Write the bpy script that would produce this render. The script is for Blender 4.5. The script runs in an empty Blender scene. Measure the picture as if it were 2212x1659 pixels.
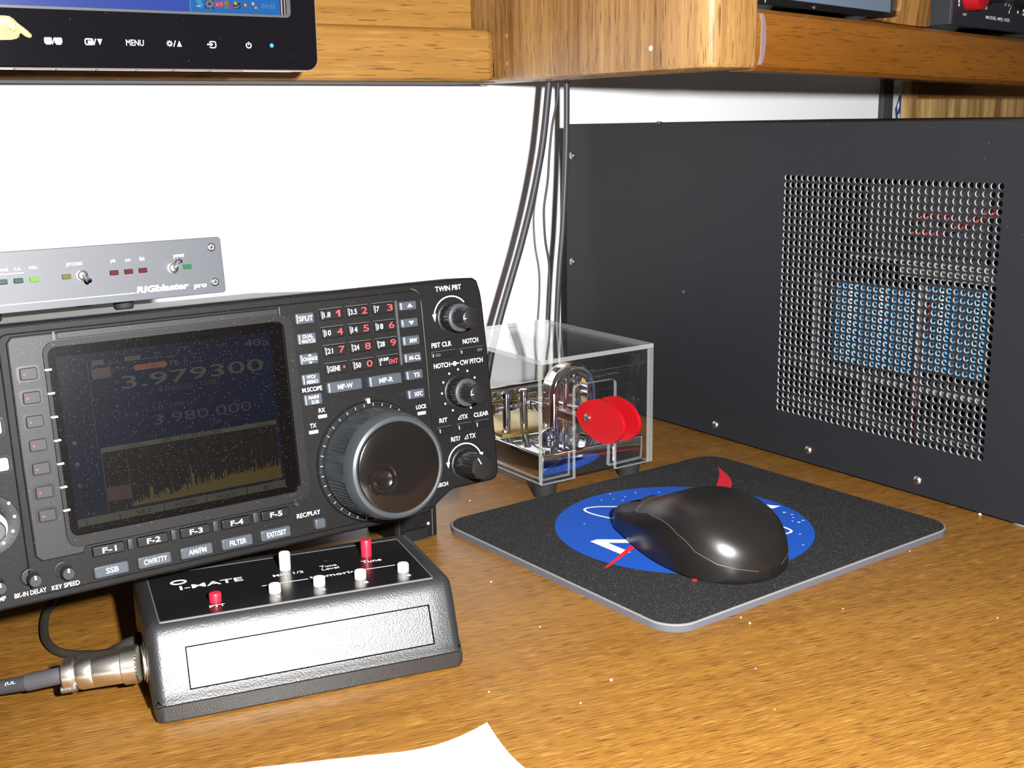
import bpy, bmesh, math, random
from mathutils import Vector, Matrix
random.seed(7)
R_ = math.radians
S = 0.001                                   # everything below is measured in millimetres
scn = bpy.context.scene
COL = scn.collection

# ------------------------------------------------------------------ camera
F_PX = 2545.47
cam_d = bpy.data.cameras.new('camera'); cam = bpy.data.objects.new('camera', cam_d); COL.objects.link(cam)
cam_d.sensor_fit = 'HORIZONTAL'; cam_d.sensor_width = 36.0; cam_d.lens = F_PX / 2212 * 36
cam_d.clip_start = 0.01
CR, CD, CF = Vector((0.82451, -0.56566, -0.01461)), Vector((-0.13649, -0.17377, -0.97528)), Vector((0.54914, 0.80613, -0.22048))
CAM = Vector((0, 0, 234.2))
cam.matrix_world = Matrix((( CR.x, -CD.x, -CF.x, CAM.x*S), (CR.y, -CD.y, -CF.y, CAM.y*S), (CR.z, -CD.z, -CF.z, CAM.z*S), (0, 0, 0, 1)))
scn.camera = cam

# ------------------------------------------------------------------ light: the camera's own flash and the dim warm room
fl = bpy.data.lights.new('camera_flash', 'AREA'); fl.shape = 'DISK'; fl.size = 0.022; fl.energy = 20.0; fl.color = (1.0, 0.985, 0.97)
flo = bpy.data.objects.new('camera_flash', fl); COL.objects.link(flo)
fp = CAM + CR*84 - CD*46 - CF*6
aim = (CF*1.0 - CD*0.02).normalized()
flo.matrix_world = Matrix.Translation(fp*S) @ aim.to_track_quat('-Z', 'Y').to_matrix().to_4x4()
wd = bpy.data.worlds.new('room_light'); scn.world = wd; wd.use_nodes = True
wn = wd.node_tree.nodes; wl = wd.node_tree.links; wn.clear()
w_out = wn.new('ShaderNodeOutputWorld'); w_bg = wn.new('ShaderNodeBackground'); w_tc = wn.new('ShaderNodeTexCoord')
w_sep = wn.new('ShaderNodeSeparateXYZ'); w_cr = wn.new('ShaderNodeValToRGB')
wl.new(w_tc.outputs['Generated'], w_sep.inputs[0]); wl.new(w_sep.outputs['Z'], w_cr.inputs[0])
w_cr.color_ramp.elements[0].position = 0.0; w_cr.color_ramp.elements[0].color = (0.10, 0.075, 0.055, 1)
w_cr.color_ramp.elements[1].position = 0.75; w_cr.color_ramp.elements[1].color = (0.62, 0.56, 0.50, 1)
wl.new(w_cr.outputs[0], w_bg.inputs[0]); w_bg.inputs[1].default_value = 0.26
wl.new(w_bg.outputs[0], w_out.inputs[0])
scn.view_settings.view_transform = 'Standard'; scn.view_settings.look = 'None'
scn.view_settings.gamma = 1; scn.view_settings.exposure = 0.0; scn.view_settings.use_curve_mapping = False
scn.cycles.max_bounces = 10; scn.cycles.transparent_max_bounces = 24; scn.cycles.sample_clamp_indirect = 6.0

# ------------------------------------------------------------------ materials
MATS = {}
def P(name, col, rough=0.5, metal=0.0, spec=0.5, coat=0.0, bump=None, var=None, dust=None, emit=None, emit_s=0.0):
    """principled material; bump=(scale,strength), var=(scale,amount), dust=(scale,threshold,amount)"""
    m = bpy.data.materials.new(name); m.use_nodes = True
    nt = m.node_tree; b = nt.nodes['Principled BSDF']; L = nt.links
    b.inputs['Base Color'].default_value = (*col, 1); b.inputs['Roughness'].default_value = rough
    b.inputs['Metallic'].default_value = metal; b.inputs['Specular IOR Level'].default_value = spec
    b.inputs['Coat Weight'].default_value = coat; b.inputs['Coat Roughness'].default_value = 0.08
    tc = nt.nodes.new('ShaderNodeTexCoord')
    src = None
    if var:
        n = nt.nodes.new('ShaderNodeTexNoise'); n.inputs['Scale'].default_value = var[0]; n.inputs['Detail'].default_value = 4
        L.new(tc.outputs['Object'], n.inputs['Vector'])
        r = nt.nodes.new('ShaderNodeMapRange'); r.inputs[3].default_value = 1-var[1]; r.inputs[4].default_value = 1+var[1]
        r.inputs[1].default_value = 0.3; r.inputs[2].default_value = 0.7
        L.new(n.outputs['Fac'], r.inputs[0])
        mx = nt.nodes.new('ShaderNodeVectorMath'); mx.operation = 'SCALE'; mx.inputs[0].default_value = col
        L.new(r.outputs[0], mx.inputs['Scale']); src = mx.outputs[0]
    if dust:
        v = nt.nodes.new('ShaderNodeTexVoronoi'); v.inputs['Scale'].default_value = dust[0]; L.new(tc.outputs['Object'], v.inputs['Vector'])
        n2 = nt.nodes.new('ShaderNodeTexWhiteNoise'); L.new(v.outputs['Position'], n2.inputs['Vector'])
        th = nt.nodes.new('ShaderNodeMath'); th.operation = 'MULTIPLY'; th.inputs[1].default_value = dust[1]
        sq = nt.nodes.new('ShaderNodeMath'); sq.operation = 'POWER'; sq.inputs[1].default_value = 3.0
        L.new(n2.outputs['Value'], sq.inputs[0]); L.new(sq.outputs[0], th.inputs[0])
        lt = nt.nodes.new('ShaderNodeMath'); lt.operation = 'LESS_THAN'; L.new(v.outputs['Distance'], lt.inputs[0]); L.new(th.outputs[0], lt.inputs[1])
        am = nt.nodes.new('ShaderNodeMath'); am.operation = 'MULTIPLY'; am.inputs[1].default_value = dust[2]; L.new(lt.outputs[0], am.inputs[0])
        mc = nt.nodes.new('ShaderNodeMixRGB'); mc.inputs[2].default_value = (0.45, 0.44, 0.42, 1)
        L.new(am.outputs[0], mc.inputs[0])
        if src: L.new(src, mc.inputs[1])
        else: mc.inputs[1].default_value = (*col, 1)
        src = mc.outputs[0]
    if src: L.new(src, b.inputs['Base Color'])
    if bump:
        n = nt.nodes.new('ShaderNodeTexNoise'); n.inputs['Scale'].default_value = bump[0]; n.inputs['Detail'].default_value = 3
        L.new(tc.outputs['Object'], n.inputs['Vector'])
        bp = nt.nodes.new('ShaderNodeBump'); bp.inputs['Strength'].default_value = bump[1]; bp.inputs['Distance'].default_value = 0.0005
        L.new(n.outputs['Fac'], bp.inputs['Height']); L.new(bp.outputs[0], b.inputs['Normal'])
    if emit:
        b.inputs['Emission Color'].default_value = (*emit, 1); b.inputs['Emission Strength'].default_value = emit_s
    MATS[name] = m
    return m

def wood(name, base, dark, light, rot, pore=0.5, rough=0.4, scale=1.0, spec=0.5, figure=0.4, gloss_bump=0.3, pscale=1500, dens=0.02):
    """grain runs along the local X of the rotated texture space"""
    m = bpy.data.materials.new(name); m.use_nodes = True
    nt = m.node_tree; b = nt.nodes['Principled BSDF']; L = nt.links; N = nt.nodes
    tc = N.new('ShaderNodeTexCoord'); mp = N.new('ShaderNodeMapping'); mp.inputs['Rotation'].default_value = rot
    L.new(tc.outputs['Object'], mp.inputs[0])
    def stretched(sx, sy, scl, det, dist=0.0):
        mm = N.new('ShaderNodeMapping'); mm.inputs['Scale'].default_value = (sx, sy, sy); L.new(mp.outputs[0], mm.inputs[0])
        n = N.new('ShaderNodeTexNoise'); n.inputs['Scale'].default_value = scl*scale; n.inputs['Detail'].default_value = det
        n.inputs['Distortion'].default_value = dist; L.new(mm.outputs[0], n.inputs['Vector']); return n
    fig = stretched(0.10, 1.0, 28, 3, 0.6)
    fig2 = stretched(0.03, 1.0, 190, 3, 0.15)
    por = stretched(0.055, 1.0, pscale, 1.0, 0.0)
    r1 = N.new('ShaderNodeValToRGB'); r1.color_ramp.elements[0].position = 0.36; r1.color_ramp.elements[1].position = 0.64
    r1.color_ramp.elements[0].color = (*dark, 1); r1.color_ramp.elements[1].color = (*base, 1)
    mxf = N.new('ShaderNodeMath'); mxf.operation = 'MULTIPLY_ADD'; mxf.inputs[1].default_value = figure
    L.new(fig2.outputs['Fac'], mxf.inputs[0]); sc2 = N.new('ShaderNodeMath'); sc2.operation = 'MULTIPLY'; sc2.inputs[1].default_value = 1-figure
    L.new(fig.outputs['Fac'], sc2.inputs[0]); L.new(sc2.outputs[0], mxf.inputs[2]); L.new(mxf.outputs[0], r1.inputs[0])
    # pale grain streaks; on the desk, glints off bumps put into the colour
    lt = stretched(0.05, 1.0, pscale*0.9, 1, 0.0); rl = N.new('ShaderNodeMapRange'); rl.inputs[1].default_value = 0.64-dens; rl.inputs[2].default_value = 0.72-dens
    L.new(lt.outputs['Fac'], rl.inputs[0]); ml = N.new('ShaderNodeMixRGB'); ml.inputs[2].default_value = (*light, 1)
    sl = N.new('ShaderNodeMath'); sl.operation = 'MULTIPLY'; sl.inputs[1].default_value = 0.4; L.new(rl.outputs[0], sl.inputs[0])
    L.new(sl.outputs[0], ml.inputs[0]); L.new(r1.outputs[0], ml.inputs[1])
    # dark open pores
    rp = N.new('ShaderNodeMapRange'); rp.inputs[1].default_value = 0.64-dens; rp.inputs[2].default_value = 0.70-dens
    L.new(por.outputs['Fac'], rp.inputs[0]); sp_ = N.new('ShaderNodeMath'); sp_.operation = 'MULTIPLY'; sp_.inputs[1].default_value = pore; L.new(rp.outputs[0], sp_.inputs[0])
    m2 = N.new('ShaderNodeMixRGB'); m2.inputs[2].default_value = (dark[0]*0.25, dark[1]*0.2, dark[2]*0.2, 1)
    L.new(sp_.outputs[0], m2.inputs[0]); L.new(ml.outputs[0], m2.inputs[1]); L.new(m2.outputs[0], b.inputs['Base Color'])
    b.inputs['Roughness'].default_value = rough; b.inputs['Specular IOR Level'].default_value = spec
    bp = N.new('ShaderNodeBump'); bp.inputs['Strength'].default_value = gloss_bump; bp.inputs['Distance'].default_value = 0.0006; bp.invert = True
    L.new(por.outputs['Fac'], bp.inputs['Height']); L.new(bp.outputs[0], b.inputs['Normal'])
    MATS[name] = m; return m

def clear_sheet(name, tint, fres_lo, fres_hi, rough=0.02, body=0.0):
    m = bpy.data.materials.new(name); m.use_nodes = True; nt = m.node_tree; N = nt.nodes; L = nt.links; N.clear()
    o = N.new('ShaderNodeOutputMaterial'); t = N.new('ShaderNodeBsdfTransparent'); t.inputs[0].default_value = (*tint, 1)
    g = N.new('ShaderNodeBsdfGlossy'); g.inputs['Roughness'].default_value = rough; g.inputs[0].default_value = (1, 1, 1, 1)
    lf = N.new('ShaderNodeLayerWeight'); lf.inputs[0].default_value = 0.5
    lw = N.new('ShaderNodeMath'); lw.operation = 'POWER'; lw.inputs[1].default_value = 5.0; L.new(lf.outputs['Facing'], lw.inputs[0])
    mr = N.new('ShaderNodeMapRange'); mr.inputs[1].default_value = 0.0; mr.inputs[2].default_value = 1.0; mr.inputs[3].default_value = fres_lo; mr.inputs[4].default_value = fres_hi
    L.new(lw.outputs[0], mr.inputs[0])
    mx = N.new('ShaderNodeMixShader'); L.new(mr.outputs[0], mx.inputs[0]); L.new(t.outputs[0], mx.inputs[1]); L.new(g.outputs[0], mx.inputs[2])
    last = mx
    if body > 0:
        d = N.new('ShaderNodeBsdfDiffuse'); d.inputs[0].default_value = (0.85, 0.88, 0.86, 1)
        m2 = N.new('ShaderNodeMixShader'); m2.inputs[0].default_value = body; L.new(mx.outputs[0], m2.inputs[1]); L.new(d.outputs[0], m2.inputs[2]); last = m2
    L.new(last.outputs[0], o.inputs[0]); MATS[name] = m; return m

DESK_ROT = (0, 0, R_(12))
wood('desk_wood', (0.186, 0.085, 0.0125), (0.138, 0.058, 0.0078), (0.37, 0.205, 0.055), DESK_ROT, pore=0.72, rough=0.38, figure=0.5, pscale=1700, dens=0.055)
wood('oak_horizontal', (0.360, 0.190, 0.046), (0.235, 0.108, 0.020), (0.43, 0.245, 0.070), (0, 0, 0), pore=0.62, rough=0.42, figure=0.45, pscale=800)
wood('oak_vertical', (0.360, 0.200, 0.070), (0.150, 0.066, 0.015), (0.45, 0.265, 0.095), (0, R_(90), 0), pore=0.65, rough=0.36, figure=0.45, pscale=900)
wood('oak_dark_edge', (0.240, 0.090, 0.0125), (0.180, 0.062, 0.008), (0.25, 0.10, 0.018), (0, 0, R_(-9.5)), pore=0.45, rough=0.30, figure=0.3, pscale=900)
wood('oak_yellow', (0.60, 0.41, 0.165), (0.22, 0.095, 0.030), (0.66, 0.48, 0.22), (0, R_(90), 0), pore=0.3, rough=0.5, figure=0.7, pscale=700, scale=0.55)
wood('woodgrain_case', (0.40, 0.20, 0.055), (0.10, 0.035, 0.010), (0.45, 0.25, 0.08), (0, R_(80), 0), pore=0.7, rough=0.35, figure=0.4, pscale=700)
P('wall_paint', (0.86, 0.87, 0.90), 0.75, spec=0.25, bump=(380, 0.12))
P('radio_black', (0.0035, 0.0035, 0.0037), 0.52, spec=0.2, bump=(2600, 0.15), dust=(1000, 0.22, 0.16))
P('radio_face', (0.0032, 0.0030, 0.0031), 0.54, spec=0.15, bump=(2600, 0.18), dust=(1250, 0.17, 0.14))
P('radio_module', (0.0058, 0.0065, 0.0070), 0.48, spec=0.27, bump=(2600, 0.12), dust=(1000, 0.2, 0.16))
P('radio_cover', (0.20, 0.20, 0.19), 0.45, spec=0.5, bump=(900, 0.1))
P('key_grey', (0.026, 0.031, 0.040), 0.48, spec=0.35)
P('key_black', (0.0030, 0.0026, 0.0032), 0.42, spec=0.28)
P('key_soft', (0.014, 0.015, 0.016), 0.50, spec=0.25)
P('ridge_grey', (0.050, 0.050, 0.052), 0.5, spec=0.3)
P('knob_black', (0.007, 0.007, 0.0075), 0.28, spec=0.5)
P('knob_grey', (0.025, 0.0285, 0.0325), 0.42, spec=0.45)
P('dial_gloss', (0.0050, 0.0042, 0.0040), 0.16, spec=0.5)
P('print_white', (0.80, 0.86, 0.88), 0.6, spec=0.2)
P('print_red', (0.62, 0.035, 0.04), 0.6, spec=0.2)
P('lamp_dim', (0.30, 0.33, 0.26), 0.3)
P('lamp_off', (0.035, 0.033, 0.028), 0.3)
P('lcd_navy', (0.00067, 0.00088, 0.00286), 0.22, spec=0.32, var=(30, 0.25), dust=(1900, 0.26, 0.13))
P('lcd_border', (0.00120, 0.00080, 0.00088), 0.2, spec=0.32, dust=(1900, 0.26, 0.13))
P('lcd_dark', (0.00144, 0.00101, 0.00094), 0.22, spec=0.32, dust=(1900, 0.26, 0.13))
P('lcd_olive', (0.00469, 0.00506, 0.00330), 0.3, spec=0.2)
P('lcd_faint', (0.00231, 0.00286, 0.00336), 0.3, spec=0.2)
P('lcd_orange', (0.01800, 0.00400, 0.00150), 0.3, spec=0.2)
P('lcd_maroon', (0.00525, 0.00150, 0.00240), 0.3, spec=0.2)
P('lcd_yellow', (0.00777, 0.00567, 0.00092), 0.3, spec=0.2)
P('lcd_bar', (0.00575, 0.00625, 0.00425), 0.3, spec=0.2)
P('metal_chrome', (0.80, 0.81, 0.83), 0.06, metal=1.0)
P('metal_nickel', (0.86, 0.82, 0.76), 0.29, metal=1.0)
P('metal_screw', (0.55, 0.54, 0.52), 0.3, metal=1.0, bump=(900, 0.3))
P('brass', (0.62, 0.44, 0.17), 0.25, metal=1.0)
P('rubber_black', (0.012, 0.012, 0.012), 0.75, spec=0.3)
P('interface_grey', (0.039, 0.043, 0.051), 0.5, spec=0.45, bump=(2500, 0.02))
P('interface_body', (0.010, 0.010, 0.011), 0.55, spec=0.3)
P('led_red', (0.045, 0.005, 0.007), 0.3, spec=0.12); P('led_yellow', (0.060, 0.052, 0.014), 0.3, spec=0.12)
P('led_green', (0.014, 0.060, 0.028), 0.25, spec=0.12, emit=(0.2, 0.9, 0.35), emit_s=0.05); P('led_teal', (0.005, 0.026, 0.020), 0.3, spec=0.12)
P('led_lime', (0.04, 0.11, 0.01), 0.25, spec=0.12, emit=(0.55, 1.0, 0.12), emit_s=0.25)
P('keyer_black', (0.0125, 0.0125, 0.0135), 0.37, spec=0.85, bump=(1500, 0.26))
P('groove_black', (0.002, 0.002, 0.002), 0.9, spec=0.0)
P('keyer_label', (0.0065, 0.0065, 0.0070), 0.22, spec=0.5)
P('keyer_rim', (0.085, 0.085, 0.09), 0.4)
P('button_white', (0.80, 0.76, 0.70), 0.4); P('button_red', (0.42, 0.010, 0.028), 0.35)
P('cable_black', (0.030, 0.030, 0.034), 0.5, spec=0.5)
P('cable_brown', (0.020, 0.017, 0.014), 0.6, spec=0.3)
P('sleeve_grey', (0.050, 0.050, 0.055), 0.4, spec=0.5)
P('pad_cloth', (0.017, 0.0165, 0.017), 0.9, spec=0.1, bump=(1400, 0.6), dust=(1500, 0.5, 0.16))
P('pad_blue', (0.006, 0.055, 0.30), 0.85, spec=0.15, bump=(1400, 0.3))
P('pad_red', (0.42, 0.012, 0.022), 0.85, spec=0.15)
P('pad_white', (0.62, 0.66, 0.70), 0.85, spec=0.15)
P('pad_foam', (0.075, 0.075, 0.090), 0.85, spec=0.2)
P('pad_edge', (0.15, 0.15, 0.145), 0.85, spec=0.2, bump=(1800, 0.6))
P('mouse_black', (0.0075, 0.0068, 0.0062), 0.33, spec=0.5, bump=(5000, 0.05))
P('seam_glint', (0.045, 0.042, 0.038), 0.4)
P('mouse_side', (0.0072, 0.0066, 0.0064), 0.28, spec=0.5)
P('amp_paint', (0.0105, 0.0115, 0.0140), 0.48, spec=0.23, bump=(1800, 0.10), dust=(260, 0.07, 0.25))
P('amp_hole_edge', (0.42, 0.415, 0.40), 0.45, metal=0.3)
P('amp_inside', (0.020, 0.020, 0.021), 0.6)
P('amp_chassis', (0.19, 0.19, 0.185), 0.5, metal=0.4)
P('capacitor_blue', (0.065, 0.26, 0.52), 0.35, spec=0.5)
P('wire_red', (0.38, 0.05, 0.04), 0.4); P('board_white', (0.62, 0.61, 0.56), 0.5); P('foot_grey', (0.26, 0.26, 0.25), 0.6)
P('monitor_gloss', (0.0050, 0.0045, 0.0062), 0.12, spec=0.5, dust=(300, 0.07, 0.3))
P('monitor_rim', (0.20, 0.15, 0.14), 0.25, spec=0.6)
P('monitor_edge', (0.060, 0.070, 0.070), 0.35)
P('screen_blue', (0.002, 0.004, 0.02), 0.25, emit=(0.035, 0.075, 0.42), emit_s=0.9)
P('screen_tray', (0.002, 0.004, 0.02), 0.25, emit=(0.012, 0.165, 0.53), emit_s=0.85)
for nm, c in dict(icon_white=(0.55, 0.6, 0.7), icon_red=(0.55, 0.03, 0.10), icon_dark=(0.006, 0.01, 0.035), icon_cyan=(0.05, 0.36, 0.62), icon_green=(0.06, 0.3, 0.10), icon_orange=(0.55, 0.16, 0.03), icon_yellow=(0.6, 0.5, 0.06), icon_brown=(0.17, 0.12, 0.07), icon_clock=(0.16, 0.38, 0.66)).items():
    P(nm, (0.002, 0.002, 0.004), 0.3, emit=c, emit_s=0.8)
P('power_blue', (0.02, 0.08, 0.3), 0.3, emit=(0.08, 0.42, 1.0), emit_s=1.3)
P('sticker_yellow', (0.30, 0.245, 0.075), 0.4); P('sticker_pale', (0.33, 0.30, 0.17), 0.4); P('sticker_line', (0.17, 0.115, 0.015), 0.4)
P('blue_panel', (0.11, 0.145, 0.20), 0.35, spec=0.4); P('frame_black', (0.006, 0.006, 0.007), 0.3)
P('panel_black', (0.018, 0.020, 0.025), 0.5, spec=0.35); P('knob_red', (0.36, 0.008, 0.012), 0.3)
P('paper_white', (0.88, 0.85, 0.74), 0.7, spec=0.2)
P('strip_dark', (0.045, 0.045, 0.048), 0.6); P('card_white', (0.62, 0.63, 0.64), 0.6); P('card_blue', (0.015, 0.035, 0.13), 0.6)
P('glint_pink', (0.19, 0.14, 0.14), 0.6); P('nail_pale', (0.72, 0.60, 0.42), 0.4)
P('nail_hole', (0.30, 0.19, 0.08), 0.5)
P('crumb_tan', (0.62, 0.50, 0.34), 0.7)
P('underside_shade', (0.040, 0.029, 0.021), 0.7, var=(40, 0.2))
clear_sheet('acrylic_clear', (0.965, 0.97, 0.97), 0.03, 0.9, 0.02)
clear_sheet('acrylic_edge', (0.70, 0.71, 0.66), 0.06, 0.9, 0.12, body=0.16)

# ------------------------------------------------------------------ geometry helpers
ID = lambda x, y, n: (x, y, n)              # flat on a table: x, y, height
FR = lambda x, y, n: (x, -n, y)             # upright face looking towards -Y: right, up, outwards
LF = lambda a, z, n: (-n, -a, z)            # upright face looking towards -X: towards -Y, up, outwards

def rrect(x0, x1, y0, y1, r, k=4):
    r = min(r, (x1-x0)/2-1e-4, (y1-y0)/2-1e-4); p = []
    for cx, cy, a in ((x1-r, y1-r, 0), (x0+r, y1-r, 90), (x0+r, y0+r, 180), (x1-r, y0+r, 270)):
        for i in range(k+1):
            t = R_(a+90*i/k); p.append((cx+r*math.cos(t), cy+r*math.sin(t)))
    return p
def circ(cx, cy, r, k=24, ry=None):
    ry = ry or r
    return [(cx+r*math.cos(2*math.pi*i/k), cy+ry*math.sin(2*math.pi*i/k)) for i in range(k)]
def inset(poly, d):
    out = []; n = len(poly)
    for i in range(n):
        a, b, c = Vector(poly[i-1]), Vector(poly[i]), Vector(poly[(i+1) % n])
        e1 = (b-a).normalized(); e2 = (c-b).normalized()
        n1 = Vector((-e1.y, e1.x)); n2 = Vector((-e2.y, e2.x)); m = n1+n2
        if m.length < 1e-6: m = n1
        m.normalize(); k = max(0.35, m.dot(n1)); out.append(tuple(b+m*(d/k)))
    return out
def smooth_path(pts, k=6):
    pts = [Vector(p) for p in pts]; out = []
    for i in range(len(pts)-1):
        p0 = pts[max(i-1, 0)]; p1 = pts[i]; p2 = pts[i+1]; p3 = pts[min(i+2, len(pts)-1)]
        for j in range(k):
            t = j/k
            out.append(0.5*((2*p1)+(-p0+p2)*t+(2*p0-5*p1+4*p2-p3)*t*t+(-p0+3*p1-3*p2+p3)*t**3))
    out.append(pts[-1]); return out

TEXT_CACHE = {}
def glyphs(s, weight):
    key = (s, weight)
    if key in TEXT_CACHE: return TEXT_CACHE[key]
    if s == '1':
        TEXT_CACHE[key] = ([(.02, -.5), (.5, -.5), (.5, .5), (.12, .5), (-.5, .24), (-.5, -.02), (.02, .2)], [(0, 1, 2, 3, 6), (3, 4, 5, 6)]); return TEXT_CACHE[key]
    cu = bpy.data.curves.new('lettering', 'FONT'); cu.body = s; cu.offset = weight*0.35-0.006; cu.resolution_u = 3; cu.fill_mode = 'FRONT' if hasattr(cu, 'fill_mode') else 'BOTH'
    ob = bpy.data.objects.new('lettering', cu)
    me = ob.to_mesh()
    v = [(q.co.x, q.co.y) for q in me.vertices]; f = [tuple(p.vertices) for p in me.polygons]
    ob.to_mesh_clear(); bpy.data.objects.remove(ob); bpy.data.curves.remove(cu)
    x0 = min(q[0] for q in v); x1 = max(q[0] for q in v); y0 = min(q[1] for q in v); y1 = max(q[1] for q in v)
    v = [((a-x0)/(x1-x0)-.5, (b-y0)/(y1-y0)-.5) for a, b in v]
    TEXT_CACHE[key] = (v, f); return v, f

class MB:
    def __init__(self): self.v = []; self.f = []; self.m = []; self.mats = []
    def mi(self, mat):
        if mat not in self.mats: self.mats.append(mat)
        return self.mats.index(mat)
    def add(self, vs, fs, mat, fr=ID):
        o = len(self.v); i = self.mi(mat)
        self.v += [fr(*p) for p in vs]
        for f in fs: self.f.append(tuple(o+k for k in f)); self.m.append(i)
        return self
    def prism(self, poly, n0, n1, mat, fr=ID, ch=0.0, back=True, capmat=None):
        k = len(poly); rings = [(poly, n0)]
        if ch > 0: rings += [(poly, n1-ch), (inset(poly, ch*0.35), n1-ch*0.3), (inset(poly, ch), n1)]
        else: rings += [(poly, n1)]
        vs = []; fs = []
        for q, n in rings: vs += [(x, y, n) for x, y in q]
        for r in range(len(rings)-1):
            for i in range(k):
                j = (i+1) % k; fs.append((r*k+i, r*k+j, (r+1)*k+j, (r+1)*k+i))
        if back: fs.append(tuple(range(k-1, -1, -1)))
        self.add(vs, fs, mat, fr)
        t = len(rings)-1
        self.add([vs[t*k+i] for i in range(k)], [tuple(range(k))], capmat or mat, fr); return self
    def flat(self, poly, n, mat, fr=ID):
        return self.add([(x, y, n) for x, y in poly], [tuple(range(len(poly)))], mat, fr)
    def quads(self, pts, n, mat, fr=ID, w=0.3, closed=False):
        """a printed line of width w along 2D points"""
        P_ = [Vector(p) for p in pts]; k = len(P_); L = []; Rr = []
        for i in range(k):
            a = P_[(i-1) % k] if (closed or i > 0) else P_[i]; b = P_[(i+1) % k] if (closed or i < k-1) else P_[i]
            d = (b-a).normalized(); nn = Vector((-d.y, d.x)); wi = w[i] if isinstance(w, (list, tuple)) else w
            L.append(P_[i]+nn*wi/2); Rr.append(P_[i]-nn*wi/2)
        vs = [(q.x, q.y, n) for q in L]+[(q.x, q.y, n) for q in Rr]; fs = []
        for i in range(k if closed else k-1):
            j = (i+1) % k; fs.append((i, k+i, k+j, j))
        return self.add(vs, fs, mat, fr)
    def ring(self, outer, inner, n0, n1, mat, fr=ID):
        k = len(outer); vs = [(x, y, n0) for x, y in outer]+[(x, y, n1) for x, y in outer]+[(x, y, n1) for x, y in inner]+[(x, y, n0) for x, y in inner]
        fs = []
        for i in range(k):
            j = (i+1) % k
            fs += [(i, j, k+j, k+i), (k+i, k+j, 2*k+j, 2*k+i), (2*k+i, 2*k+j, 3*k+j, 3*k+i)]
        return self.add(vs, fs, mat, fr)
    def box(self, x0, x1, y0, y1, z0, z1, mat, fr=ID, ch=0.0):
        if ch > 0: return self.hull_box(x0, x1, y0, y1, z0, z1, ch, mat, fr)
        vs = [(x, y, z) for z in (z0, z1) for x, y in ((x0, y0), (x1, y0), (x1, y1), (x0, y1))]
        return self.add(vs, [(3, 2, 1, 0), (4, 5, 6, 7), (0, 1, 5, 4), (1, 2, 6, 5), (2, 3, 7, 6), (3, 0, 4, 7)], mat, fr)
    def hull_box(self, x0, x1, y0, y1, z0, z1, c, mat, fr=ID):
        bm = bmesh.new()
        bmesh.ops.create_cube(bm, size=1, matrix=Matrix.Translation(((x0+x1)/2, (y0+y1)/2, (z0+z1)/2)) @ Matrix.Diagonal((x1-x0, y1-y0, z1-z0, 1)))
        bmesh.ops.bevel(bm, geom=bm.edges[:], offset=c, segments=3, affect='EDGES', profile=0.5)
        bm.verts.index_update()
        self.add([tuple(v.co) for v in bm.verts], [tuple(v.index for v in f.verts) for f in bm.faces], mat, fr); bm.free(); return self
    def lathe(self, prof, cx, cy, mat, fr=ID, k=32, mod=None, cap0=True, cap1=True):
        vs = []; fs = []
        for j, (r, n) in enumerate(prof):
            for i in range(k):
                t = 2*math.pi*i/k; rr = r*(mod(i, j) if mod else 1); vs.append((cx+rr*math.cos(t), cy+rr*math.sin(t), n))
        for j in range(len(prof)-1):
            for i in range(k):
                q = (i+1) % k; fs.append((j*k+i, j*k+q, (j+1)*k+q, (j+1)*k+i))
        if cap0: fs.append(tuple(range(k-1, -1, -1)))
        if cap1: fs.append(tuple((len(prof)-1)*k+i for i in range(k)))
        return self.add(vs, fs, mat, fr)
    def tube(self, pts, r, mat, k=12, caps=True, sx=1.0):
        P_ = [Vector(p) for p in pts]; n = len(P_); vs = []; fs = []; up = None
        for i in range(n):
            d = (P_[min(i+1, n-1)]-P_[max(i-1, 0)]).normalized()
            if up is None: up = Vector((0, 0, 1)) if abs(d.z) < .9 else Vector((1, 0, 0))
            s = d.cross(up).normalized(); up = s.cross(d).normalized(); ri = r[i] if isinstance(r, (list, tuple)) else r
            for j in range(k):
                t = 2*math.pi*j/k; q = P_[i]+s*math.cos(t)*ri*sx+up*math.sin(t)*ri; vs.append(tuple(q))
        for i in range(n-1):
            for j in range(k):
                q = (j+1) % k; fs.append((i*k+j, (i+1)*k+j, (i+1)*k+q, i*k+q))
        if caps: fs += [tuple(range(k)), tuple((n-1)*k+j for j in range(k-1, -1, -1))]
        return self.add(vs, fs, mat)
    def cyl(self, a, b, r, mat, k=20, r2=None):
        a = Vector(a); b = Vector(b); d = (b-a)
        return self.tube([a, b], [r, r if r2 is None else r2], mat, k)
    def text(self, s, cx, cy, w, h, n, mat, fr=ID, weight=0.02, shear=0.0, rot=0.0):
        v, f = glyphs(s, weight); c, si = math.cos(rot), math.sin(rot); vs = []
        for a, b in v:
            x = a*w+b*h*shear; y = b*h; vs.append((cx+x*c-y*si, cy+x*si+y*c, n))
        return self.add(vs, f, mat, fr)
    def build(self, name, parent=None, sharp=32, M=None):
        me = bpy.data.meshes.new(name)
        pts = [Vector(p)*S for p in self.v]
        me.from_pydata([tuple(p) for p in pts], [], self.f)
        for mt in self.mats: me.materials.append(MATS[mt])
        me.polygons.foreach_set('material_index', self.m)
        me.polygons.foreach_set('use_smooth', [True]*len(self.f))
        me.update(); me.set_sharp_from_angle(angle=R_(sharp))
        o = bpy.data.objects.new(name, me); COL.objects.link(o)
        if parent: o.parent = parent
        return o

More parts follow.
